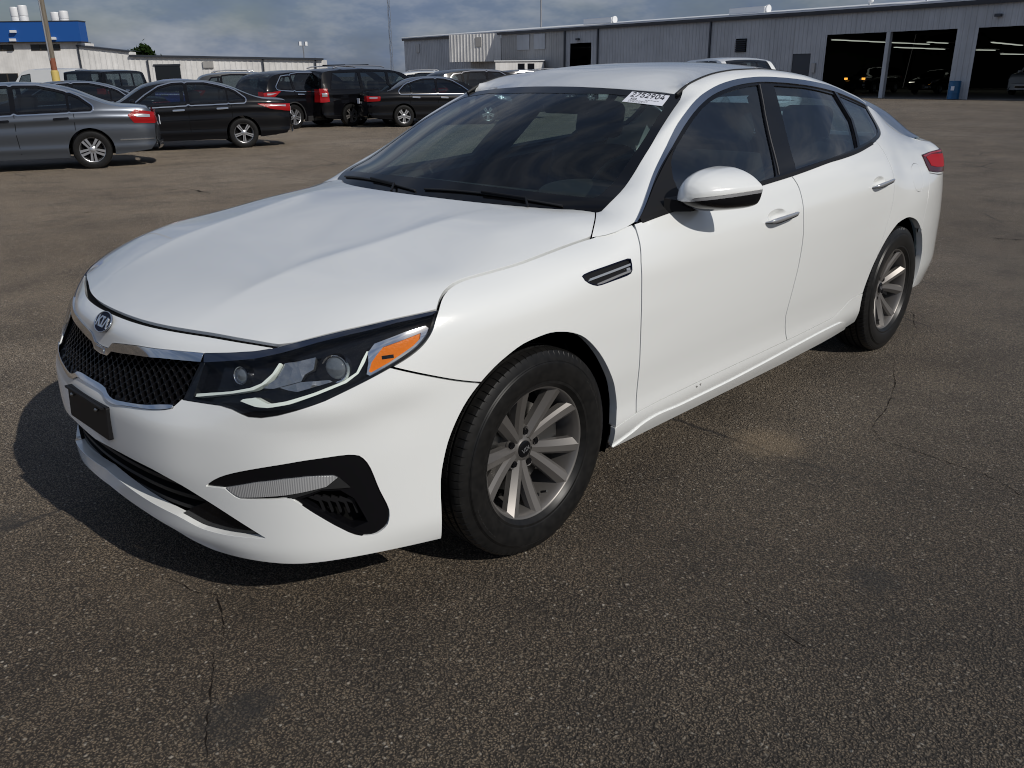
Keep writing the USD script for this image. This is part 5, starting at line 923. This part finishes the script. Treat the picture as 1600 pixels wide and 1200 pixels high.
vehicle('minivan','black minivan with roof rails and tall red tail lamps','van','van','black',at_px(528,28.6),head(44),wheelmat='alloy',trim=None,rails='bgalloy',tail=[(0.0,1.14),(.20,1.14),(.24,.78),(0,.76)])
vehicle('crossover','black crossover with angular tail lamps between the black sedan and the minivan','suv','suv','black',at_px(438,27.5),head(38),trim='chrome',tail=[(0.0,1.06),(.50,1.10),(.20,.92),(0,.90)])
vehicle('estate_suv','dark sport utility with silver roof rails behind the black sedan\'s roof','suv','suv','dark',at_px(352,33.0),head(68),trim=None,rails='bgalloy')
vehicle('far_sedan','dark sedan with bright window outline seen between grey and black sedans','car','sedan','ink',at_px(203,23.0),H1+.05)
vehicle('boxy_suv','dark square-cornered off-roader behind the grey sedan\'s boot','suv','boxy','black',at_px(164,33.0),head(8),trim=None)
vehicle('panel_van','white van standing beside the foot of the wooden pole','van','tallvan','white',at_px(122,57.0),head(-75),trim=None)
vehicle('blue_hatchback','bright blue car whose roof shows above the black sedan\'s bonnet','car','sedan','blue',at_px(244,36.0),head(60),trim=None)
vehicle('dark_suv','black sport utility with pale tail lamp right of the small black sedan','suv','suv','black',at_px(712,31.0),head(62),trim='chrome',tail=[(0.0,1.08),(.46,1.10),(.24,.94),(0,.92)])
vehicle('white_suv','white sport utility behind the minivan and the small black sedan','suv','suv','white',at_px(650,43.0),head(78),trim=None,rails='bgalloy')
vehicle('navy_suv','dark blue sport utility by the low white shed, over the saloon\'s roof','suv','suv','ink',at_px(800,41.0),head(70),trim=None)
vehicle('silver_suv','light silver sport utility with rails right beside the white shed','suv','suv','silver',at_px(842,46.0),head(80),trim=None,rails='bgalloy')
vehicle('white_crossover','white sport utility behind the saloon, its wheels seen through the side windows','suv','bigsuv','white',at_px(1118,29.5),head(168),trim=None)
vehicle('white_pickup','white pickup truck behind the saloon\'s rear roof','truck','pickup','white',at_px(1205,36.0),head(-70),trim=None)

# ---------------------------------------------------------------- grey metal workshop on the right
A0, GU = np.array([-50.1,-21.3]), np.array([.15602566,.987753]); GN = np.array([GU[1],-GU[0]]); GZ = -.02
def gw(s, o, z): return np.array([A0[0]+GU[0]*s+GN[0]*o, A0[1]+GU[1]*s+GN[1]*o, z])
GR = np.eye(4); GR[:2,0], GR[:2,1], GR[:2,3] = GU, -GN, A0                    # local x along the wall, local -y outward
def gmesh(m): m = m.copy(); m.apply_transform(GR); return m
def gbox(s0,s1,o0,o1,z0,z1): return gmesh(boxm((s1-s0,o1-o0,z1-z0),((s0+s1)/2,-(o0+o1)/2,(z0+z1)/2)))
def steel(name, c):
    return usdkit.material(stage,'/World/Looks/'+name,{'g':('geometry',{}),'n':('noise_texture',{'scale':.5,'detail':6,'roughness':.65}),'st':('mapping',{'scale':(3.0,3.0,.12)}),'n2':('noise_texture',{'scale':2.0,'detail':4}),'r':('rgb_ramp',{'ramp':[(.3,tuple(x*.82 for x in c)),(.7,tuple(x*1.1 for x in c))]}),'r2':('rgb_ramp',{'ramp':[(.35,(.88,.875,.86)),(.6,(1,1,1))]}),'m':('mix_color',{'blend_type':'multiply','fac':.7}),'p':('principled_bsdf',{'roughness':.5})},
      [('g.position','n.vector'),('g.position','st.vector'),('st.vector','n2.vector'),('n.fac','r.fac'),('n2.fac','r2.fac'),('r.color','m.a'),('r2.color','m.b'),('m.result','p.base_color')],surface='p.BSDF')
M['grey_steel'] = steel('grey_steel_sheet',(.46,.47,.485)); M['cream_steel'] = steel('cream_steel_sheet',(.80,.79,.77)); M['taupe_steel'] = steel('taupe_steel_sheet',(.41,.40,.385)); M['dark_trim'] = look('dark_gutter',(.035,.04,.05),.5); M['white_trim'] = look('white_gutter',(.7,.71,.72),.45)
M['dark_room'] = look('dark_interior',(.03,.03,.032),.8); M['concrete'] = look('concrete_floor',(.16,.15,.14),.8)
def ribbed(s0, s1, z0, z1, pitch=.305, depth=.022, off=0.0):
    """Profiled steel sheet between two stations of the wall."""
    pts = []; s = s0
    while s < s1-1e-6:
        for ds, o in ((0,0),(pitch*.58,0),(pitch*.66,depth),(pitch*.90,depth),(pitch*.98,0)):
            if s+ds < s1: pts.append((s+ds,o))
        s += pitch
    pts.append((s1,0)); P = np.array([[gw(a,o+off,z) for z in (z0,z1)] for a,o in pts])
    v, f, n = face_up(sheet(P),(*GN,0)); return faceted(v, f, 20)
shop = thing('workshop_building','long grey ribbed-steel workshop with open vehicle bays','building')
EAVE = 4.66
segs = [(-49.7,-37.75,0,EAVE+.2,'grey_steel'),(-32.8,-24.1,0,EAVE+.15,'taupe_steel'),(-37.75,-32.8,0,2.5,'taupe_steel'),(-24.1,-23.45,0,EAVE+.1,'grey_steel'),(-23.45,-20.93,3.67,EAVE+.1,'grey_steel'),(-20.93,-9.0,0,EAVE+.08,'grey_steel'),(-9.0,-2.33,0,EAVE,'grey_steel'),(-2.33,-1.05,2.40,EAVE,'grey_steel'),(-1.05,-.06,0,EAVE,'grey_steel'),(-.06,7.68,3.41,EAVE,'grey_steel'),(7.68,8.78,0,EAVE,'grey_steel'),(8.78,14.5,3.41,EAVE,'grey_steel'),(14.5,22,0,EAVE,'grey_steel')]
for s0,s1,z0,z1,m in segs: put(shop,'wall_panel',ribbed(s0,s1,z0-.3 if z0==0 else z0,z1),M[m])
def wedge(s): return 2.3*(-32.8-s)/4.92  # angle added to the bay's face so that the sun lights it
_pp = [];  _s = -37.72
while _s < -32.8:
    for ds, o in ((0,0),(.18,0),(.2,.03),(.27,.03),(.295,0)):
        if _s+ds < -32.8: _pp.append((_s+ds,o))
    _s += .305
v_,f_,n_ = face_up(sheet(np.array([[gw(a,wedge(a)+o,z) for z in (2.5,4.82)] for a,o in _pp])),(*GN,0)); put(shop,'cream_panel',faceted(v_,f_,20),M['cream_steel'],label='cream ribbed bay angled out of the grey wall to catch the sun')
sd = trimesh.Trimesh([gw(-37.72,0,2.5),gw(-37.72,2.3,2.5),gw(-32.8,0,2.5),gw(-37.72,0,4.82),gw(-37.72,2.3,4.82),gw(-32.8,0,4.82)],[[0,1,2],[3,5,4],[0,3,4],[0,4,1]],process=False); put(shop,'panel_edge',sd,M['taupe_steel'],False)
for s0,s1 in ((3.72,3.95),): put(shop,'bay_post',gbox(s0,s1,-.25,.02,-.2,3.41),M['grey_steel'],False)
for s in (-24.05,-20.1,-8.97): put(shop,'downpipe',gbox(s-.06,s+.06,.03,.13,0,EAVE),M['dark_trim'],False)
dz = lambda s: EAVE+.24*np.clip((-s+5)/55,0,1)
gut = np.array([[gw(s,.16,dz(s)-.16),gw(s,.20,dz(s)-.02),gw(s,.20,dz(s)+.06)] for s in (-49.9,-20,5,22)]); put(shop,'gutter',face_up(sheet(gut),(*GN,0)),M['dark_trim'])
edg = np.array([[gw(s,.205,dz(s)+.06),gw(s,.205,dz(s)+.17),gw(s,-.3,dz(s)+.22)] for s in (-49.9,-20,5,22)]); put(shop,'roof_edge',face_up(sheet(edg),(GN[0],GN[1],.6)),M['white_trim'])
rf = np.array([[gw(s,-.3,dz(s)+.22),gw(s,-14,dz(s)+1.25),gw(s,-28,dz(s)+.2)] for s in (-49.9,-20,5,22)]); put(shop,'roof',face_up(sheet(rf),(0,0,1)),M['white_trim'])
put(shop,'end_wall',cat([gbox(-49.8,-49.7,-28,0,-.3,EAVE+.2)]),M['grey_steel'],False); put(shop,'end_wall',gbox(21.9,22,-28,0,-.3,EAVE),M['grey_steel'],False); put(shop,'back_wall',gbox(-49.7,22,-28.2,-28,-.3,EAVE),M['dark_room'],False)
put(shop,'floor',gbox(-49.7,22,-28,-.02,-.3,-.085),M['concrete'],False); put(shop,'ceiling',gbox(-49.5,21.8,-27.9,-.1,4.38,4.42),M['dark_room'],False); put(shop,'partition',gbox(-10,-9.9,-28,-.1,-.2,4.3),M['dark_room'],False)
put(shop,'man_door',gbox(-2.33,-1.05,-.06,-.02,-.1,2.40),M['dark_trim'],False); put(shop,'meter_box',gbox(-.85,-.62,.03,.13,1.30,1.85),M['taupe_steel'],False)
for k in range(6): put(shop,'louvre_slat',gmesh(boxm((.78,.10,.05),(-6.35,-.09,2.68+.125*k),(.6,[1,0,0]))),M['dark_trim'],False)
put(shop,'louvre_frame',gbox(-6.78,-5.92,.035,.05,2.60,3.42),M['void'],False)
for s in (-47.0,-40.4): put(shop,'wall_vent',gbox(s-.32,s+.32,.03,.10,3.55,4.35),M['taupe_steel'],False)
_vt = trimesh.Trimesh([gw(s_,wedge(s_)+o_,z_) for s_ in (-35.15,-34.6) for o_ in (-.02,.06) for z_ in (3.75,4.55)]); put(shop,'wall_vent',trimesh.convex.convex_hull(_vt.vertices),M['taupe_steel'],False)
for s0,s1 in ((-30.4,-28.7),(-28.1,-26.6)): put(shop,'blanked_window',gbox(s0,s1,.032,.07,3.35,4.55),M['grey_steel'],False)
for s in (-22.4,9.7): put(shop,'wall_lamp',gmesh(boxm((.3,.22,.14),(s,-.14,3.95))),M['dark_trim'],False)
for s0,s1,b in ((-22.9,-19.7,5.0),(-8.3,-5.45,4.90)):
    u_ = thing('roof_ventilator',f'long white roof ventilator {"above the narrow workshop door" if s0<-15 else "above the louvred wall vent"}','ventilator',tuple(gw((s0+s1)/2,-1.2,b)),math.atan2(GU[1],GU[0]))
    put(u_,'duct',boxm((s1-s0,.6,.40),(0,0,.25)),M['white_trim'],False); put(u_,'end_cap',trimesh.creation.cylinder(.26,.12,sections=20).apply_transform(trimesh.transformations.rotation_matrix(math.pi/2,[0,1,0])).apply_translation([(s1-s0)/2+.05,0,.27]),M['white_trim'],40)
for s, lab in ((3.9,'small white roof vent stack above the post between the open bays'),(7.4,'pair of white cowls on the roof near the right edge')):
    t_ = thing('vent_stack',lab,'vent',tuple(gw(s-3.0,-2.5,EAVE+.3))); put(t_,'stack',cyl(.07,(0,0,0),(0,0,.75)),M['white_trim']); put(t_,'cowl',trimesh.creation.icosphere(2,.17).apply_translation([.1,.1,.35]),M['white_trim'],True)
M['tube'] = usdkit.material(stage,'/World/Looks/fluorescent_tube',{'e':('emission',{'color':(.93,1.0,.86),'strength':.65})},surface='e.emission')
for p_, q_, z, lab in [((-3.45,-5.7),(-6.6,-24.5),3.30,'long row of fluorescent tubes crossing the left and middle open bays'),((-3.2,-17.5),(-4.3,-23.6),3.28,'short upper row of tubes near the middle bay\'s right post'),((-2.3,-11.5),(-4.4,-23),2.85,'lower row of fluorescent tubes in the middle open bay'),((4.0,-12),(1.2,-23),2.97,'upper row of fluorescent tubes in the right open bay'),((1.2,-16),(1.0,-19.5),2.62,'short lower row of tubes at the right bay\'s left edge'),((2.9,-16),(2.2,-22),2.32,'lowest row of tubes in the right open bay')]:
    l_ = thing('strip_light',lab,'light',(0,0,0)); p_, q_ = np.array(p_), np.array(q_); ln = np.linalg.norm(q_-p_); an = math.atan2(-(q_-p_)[1],(q_-p_)[0])
    def bar(a,b_,w,z0,z1):
        m = boxm((b_-a,w,z1-z0),((a+b_)/2,0,(z0+z1)/2)); m.apply_transform(trimesh.transformations.rotation_matrix(an,[0,0,1])); m.apply_translation([p_[0],-p_[1],0]); return gmesh(m)
    put(l_,'housing',bar(0,ln,.26,z+.06,z+.12),M['white_trim'],False)
    for k in range(int(ln/1.55)): put(l_,'tube',bar(1.55*k+.05,1.55*k+1.45,.16,z,z+.05),M['tube'],False)
b_ = thing('blue_barrel','blue steel drum standing against the workshop pier','barrel',tuple(gw(8.23,.42,-.08)))
M['blue'] = look('drum_blue',(.02,.12,.26),.35); put(b_,'drum',trimesh.creation.revolve([(0,0),(.29,0),(.30,.02),(.29,.05),(.29,.30),(.305,.32),(.29,.34),(.29,.60),(.305,.62),(.29,.64),(.29,.88),(.30,.90),(.28,.91),(.27,.885),(0,.885)],sections=32),M['blue'],40); put(b_,'label',boxm((.012,.16,.22),(.293,0,.55)),M['paper'],False)
hs_ = thing('white_shed','low white office shed with two small windows in front of the workshop','shed',tuple(gw(-28.1,1.6,-.1)),math.atan2(RT[1],RT[0]))
put(hs_,'wall',boxm((4.0,2.4,2.5),(0,0,1.25)),M['cream_steel'],False); put(hs_,'roof',boxm((4.2,2.6,.08),(0,0,2.54)),M['white_trim'],False)
for x in (.15,.95): put(hs_,'window',boxm((.55,.03,.75),(x,-1.21,1.95)),M['black_gloss'],False)
db_ = thing('waste_skip','dark waste container right of the white shed','container',tuple(gw(-25.2,1.0,-.1)),math.atan2(GU[1],GU[0])); put(db_,'bin',boxm((1.9,1.2,1.7),(0,0,.85)),M['dark_trim'],False); put(db_,'lid',boxm((2.0,1.3,.1),(0,0,1.76)),M['void'],False)
M['lit_amber'] = usdkit.material(stage,'/World/Looks/lit_amber',{'e':('emission',{'color':(1.0,.42,.06),'strength':2.2})},surface='e.emission'); M['lit_white'] = usdkit.material(stage,'/World/Looks/lit_white',{'e':('emission',{'color':(1,.95,.8),'strength':2.5})},surface='e.emission')
hg = math.atan2(GN[1],GN[0])
v1 = vehicle('bay_suv','dark sport utility with glowing amber lamps in the left bay','suv','suv','black',tuple(gw(-2.88,-11.75,-.085)),hg,trim=None)
for y in (-.66,.66): put(v1,'lit_lamp',boxm((.06,.22,.13),(3.76,y,.95)),M['lit_amber'],False)
v2 = vehicle('bay_sedan','dark car with one white and one amber lamp in the middle bay','car','sedan','black',tuple(gw(1.78,-11.75,-.085)),hg,trim=None)
put(v2,'lit_lamp',boxm((.06,.42,.05),(3.64,-.58,.72)),M['lit_white'],False); put(v2,'lit_lamp',boxm((.06,.12,.10),(3.66,-.45,.52)),M['lit_white'],False); put(v2,'lit_lamp',boxm((.06,.22,.12),(3.64,.62,.60)),M['lit_amber'],False)
vehicle('bay_pickup','white pickup parked nose out in the right bay','truck','pickup','white',tuple(gw(8.0,-12.5,-.085)),hg,trim=None)

# ---------------------------------------------------------------- cream buildings on the left
SC = 100/88.0
def lb(r, z, o=0.0):
    """Left building: r metres right of the camera axis, o metres towards the camera."""
    x, y = CAM[:2]+FW*(100-o)+RT*r*SC; return np.array([x,y,1.424+(z-1.424)*SC])
LM = np.eye(4); LM[:2,0], LM[:2,1] = RT, FW
def lbox(r0,r1,o0,o1,z0,z1):
    a, b = lb(r0,z0), lb(r1,z1); c = (a+b)/2; m = boxm(((r1-r0)*SC,o1-o0,b[2]-a[2])); m.apply_transform(LM); m.apply_translation([c[0]-FW[0]*(o0+o1)/2,c[1]-FW[1]*(o0+o1)/2,c[2]]); return m
def lrib(r0, r1, z0a, z1a, z1b, o=0.0, pitch=.55):
    rs = []; r = r0
    while r < r1-1e-6:
        for d, q in ((0,0),(pitch*.55,0),(pitch*.62,.022),(pitch*.9,.022)):
            if r+d < r1: rs.append((r+d,q))
        r += pitch
    rs.append((r1,0)); P = np.array([[lb(a,z0a,o+q),lb(a,z1a+(z1b-z1a)*(a-r0)/(r1-r0),o+q)] for a,q in rs]); v,f,n = face_up(sheet(P),(*(-FW),0)); return faceted(v,f,20)
M['cream'] = steel('cream_render',(.80,.785,.76)); M['bluefas'] = look('blue_fascia',(.012,.085,.32),.4); M['brown_frame'] = look('brown_window_frame',(.05,.04,.03),.6); M['dark_glass'] = look('dark_window',(.012,.014,.016),.1)
off_ = thing('office_block','two-storey cream office block with a bright blue roof fascia','building')
put(off_,'wall',lbox(-60,-42.04,-4,0,-.2,4.75),M['cream'],False); put(off_,'blue_fascia',lbox(-60,-41.3,-1.0,.7,4.82,6.60),M['bluefas'],False); put(off_,'fascia_cap',lbox(-60,-41.25,-1.0,.75,6.60,6.68),M['dark_trim'],False); put(off_,'soffit',lbox(-60,-41.3,-.9,.65,4.74,4.82),M['brown_frame'],False); put(off_,'flat_roof',lbox(-60,-42.3,-4,-1.1,4.75,4.85),M['dark_trim'],False)
for r0,r1,z0,z1 in ((-51.5,-48.3,4.05,4.60),(-46.6,-43.75,4.05,4.60),(-51.5,-48.4,1.10,2.0),(-46.6,-45.8,1.10,2.0)):
    w_ = fresh(off_,'window'); UsdGeom.Xform.Define(stage,w_); put(w_,'frame',lbox(r0,r1,0,.06,z0,z1),M['brown_frame'],False)
    n = max(1,int(round((r1-r0)/.95)))
    for k in range(n): a = r0+(r1-r0)*k/n; put(w_,'pane',lbox(a+.08,a+(r1-r0)/n-.08,.06,.09,z0+.07,z1-.07),M['dark_glass'],False)
for r,z in ((-47.6,5.75),(-47.8,5.0),(-43.9,5.1)): put(off_,'flood_lamp',lbox(r-.25,r+.25,.72,1.1,z-.12,z+.12),M['white_trim'],False)
for i,(r,z0,lab) in enumerate([(-48.45,8.07,'left white roof tank of the pair at the photo\'s left edge'),(-47.64,8.23,'taller white roof tank of the pair at the photo\'s left edge'),(-44.55,7.58,'small white roof tank left of the wooden pole'),(-43.7,7.68,'white roof tank right of the wooden pole')]):
    c = lb(r,6.2,-2.0); t_ = thing('roof_tank',lab,'tank',tuple(c)); h = (z0-6.2)*SC; q = .48
    put(t_,'lower_drum',trimesh.creation.revolve([(0,0),(q,0),(q,h*.48),(q*.93,h*.51),(0,h*.51)],sections=24).apply_translation([0,0,0]),M['white_trim'],40); put(t_,'upper_drum',trimesh.creation.revolve([(0,h*.52),(q*.93,h*.52),(q,h*.55),(q,h*.93),(q*.9,h),(0,h)],sections=24),M['white_trim'],40)
lean = thing('sloped_annex','cream ribbed annex with a sloping roof right of the office block','building')
put(lean,'wall',lrib(-42.0,-37.05,-.2,4.40,3.80),M['cream_steel']); put(lean,'roof_edge',face_up(sheet(np.array([[lb(-42.1,4.52,.25),lb(-42.1,4.38,.25)],[lb(-36.95,3.93,.25),lb(-36.95,3.79,.25)]])),(*(-FW),0)),M['dark_trim']); put(lean,'roof',face_up(sheet(np.array([[lb(-42.1,4.52,.25),lb(-42.1,4.52,-3)],[lb(-36.95,3.93,.25),lb(-36.95,3.93,-3)]])),(0,0,1)),M['dark_trim']); put(lean,'side_wall',lbox(-37.1,-37.0,-1.5,-.02,2.9,3.85),M['cream_steel'],False); put(lean,'corner_pipe',lbox(-42.08,-41.95,0,.15,-.2,4.4),M['dark_trim'],False)
lowb = thing('long_shed','long low cream ribbed shed with dark gutter behind the parked cars','building')
put(lowb,'wall',lrib(-37.05,-18.2,-.2,3.42,2.92),M['cream_steel']); put(lowb,'roof_edge',face_up(sheet(np.array([[lb(-37.1,3.58,.3),lb(-37.1,3.38,.3)],[lb(-18.1,3.06,.3),lb(-18.1,2.88,.3)]])),(*(-FW),0)),M['dark_trim']); put(lowb,'roof',face_up(sheet(np.array([[lb(-37.1,3.58,.3),lb(-37.1,3.58,-2)],[lb(-18.1,3.06,.3),lb(-18.1,3.06,-2)]])),(0,0,1)),M['dark_trim']); put(lowb,'end_wall',lbox(-18.3,-18.2,-2,-.05,-.2,2.9),M['cream_steel'],False)
for r in (-35.4,-24.1,-18.95): put(lowb,'downpipe',lbox(r-.06,r+.06,.05,.2,-.2,3.1),M['dark_trim'],False)
put(lowb,'door_opening',lbox(-34.8,-32.35,0.0,.06,-.1,2.55),M['dark_glass'],False); put(lowb,'door_track',lbox(-34.9,-32.25,.06,.16,2.55,2.68),M['dark_trim'],False); put(lowb,'wall_box',lbox(-30.0,-29.0,.05,.2,2.3,2.9),M['taupe_steel'],False)
# ---------------------------------------------------------------- poles, mast, trees
M['wood'] = usdkit.material(stage,'/World/Looks/pole_wood',{'g':('geometry',{}),'m':('mapping',{'scale':(14.,14.,.6)}),'n':('noise_texture',{'scale':1.5,'detail':6}),'r':('rgb_ramp',{'ramp':[(.3,(.10,.085,.065)),(.7,(.22,.19,.15))]}),'p':('principled_bsdf',{'roughness':.85})},[('g.position','m.vector'),('m.vector','n.vector'),('n.fac','r.fac'),('r.color','p.base_color')],surface='p.BSDF')
M['redwood'] = look('pole_red_band',(.22,.075,.04),.8); M['yellow'] = look('pole_yellow_sleeve',(.55,.42,.13),.7); M['galv'] = look('galvanised_steel',(.30,.31,.33),.45,metal=.7); M['leaf'] = usdkit.material(stage,'/World/Looks/leaves',{'o':('geometry',{}),'r':('rgb_ramp',{'ramp':[(0,(.018,.035,.010)),(1,(.055,.085,.025))]}),'d':('diffuse_bsdf',{}),'t':('translucent_bsdf',{'color':(.06,.11,.02)}),'x':('mix_closure',{'fac':.3})},[('o.random_per_island','r.fac'),('r.color','d.color'),('d.BSDF','x.closure1'),('t.BSDF','x.closure2')],surface='x.closure'); M['bark'] = look('bark',(.06,.05,.04),.9)
p0 = lot(50,-25.42); pole = thing('utility_pole','tall brown wooden utility pole with yellow and red foot by the blue fascia','pole',tuple(p0))
put(pole,'shaft',trimesh.creation.revolve([(0,2.6),(.150,2.6),(.115,9.5),(.11,10.5),(0,10.5)],sections=20),M['wood'],40); put(pole,'red_band',trimesh.creation.revolve([(.155,1.95),(.152,2.61)],sections=20),M['redwood'],40); put(pole,'yellow_sleeve',trimesh.creation.revolve([(0,0),(.215,0),(.205,1.9),(.16,1.98),(0,1.98)],sections=20),M['yellow'],40); put(pole,'cable_guard',boxm((.06,.06,5),(.15,.05,5)),M['galv'],False)
lp0 = lot(110,-25.06); lpz = thing('floodlight_pole','thin pole with two white floodlights above the minivan','lamp post',tuple(lp0)); put(lpz,'pole',cyl(.07,(0,0,0),(0,0,5.0)),M['galv']); put(lpz,'bracket',boxm((.8,.06,.06),(0,0,5.0)),M['galv'],False)
for d in (-.42,.42): m_ = boxm((.34,.22,.46),(d,0,5.25)); put(lpz,'floodlight',m_,M['white_trim'],False)
ms0 = lot(200,-26.1); mast = thing('radio_mast','tall thin lattice radio mast against the sky behind the lot','mast',tuple(ms0))
for a in range(3): q = np.array([math.cos(a*2.094),math.sin(a*2.094)])*.30; put(mast,'leg',cyl(.05,(*q,0),(*q,48),6),M['galv'])
for k in range(60):
    a = k%3; q = np.array([math.cos(a*2.094),math.sin(a*2.094)])*.30; q2 = np.array([math.cos((a+1)*2.094),math.sin((a+1)*2.094)])*.30; put(mast,'brace',cyl(.03,(*q,.8*k),(*q2,.8*k+.8),5),M['galv'])
for z in (6.5,9.5): put(mast,'antenna',cyl(.06,(.3,.3,z),(.3,.3,z+1.6),6),M['galv'])
p3 = lot(90,3.28); pl3 = thing('flag_pole','plain grey pole rising behind the workshop roof','pole',tuple(p3)); put(pl3,'shaft',trimesh.creation.revolve([(0,0),(.11,0),(.08,12),(0,12)],sections=12),M['galv'],40); put(pl3,'base_plate',boxm((.4,.4,.03),(0,0,.015)),M['galv'],False)
def tree(r, fw, h, w, label):
    p = lot(fw, r); t_ = thing('tree',label,'tree',tuple(p)); put(t_,'trunk',trimesh.creation.revolve([(0,0),(.30,0),(.20,h*.4),(.08,h*.85),(0,h*.85)],sections=10),M['bark'],40)
    n = 2600; c = np.array([(rng.normal(0,.33)*w, rng.normal(0,.33)*w, h*.66+rng.normal(0,.14)*h) for _ in range(26)]); pts = c[rng.integers(0,26,n)]+rng.normal(0,.12,(n,3))*[w,w,h*.55]
    a = rng.normal(size=(n,3)); a /= np.linalg.norm(a,axis=1,keepdims=True); b = np.cross(a,rng.normal(size=(n,3))); b /= np.linalg.norm(b,axis=1,keepdims=True); sz = rng.uniform(.14,.34,(n,1))
    V = np.stack([pts+a*sz,pts+b*sz*.7,pts-a*sz,pts-b*sz*.7],1).reshape(-1,3); i = np.arange(n)*4; put(t_,'crown',(V,np.vstack([np.c_[i,i+1,i+2],np.c_[i,i+2,i+3]])),M['leaf'],False)
for r,fw,h,w,lab in ((-47.3,116,5.3,1.9,'round green tree over the shed roof, the larger of two'),(-44.6,117,4.2,1.2,'small green tree right beside the larger tree over the shed roof'),(-49.6,119,4.4,1.1,'thin green tree left of the larger tree over the shed roof')): tree(r,fw,h,w,lab)
# auction sheet on the windscreen
def ray_ws(w, v): return ws(np.array(w,float),np.array(v,float))
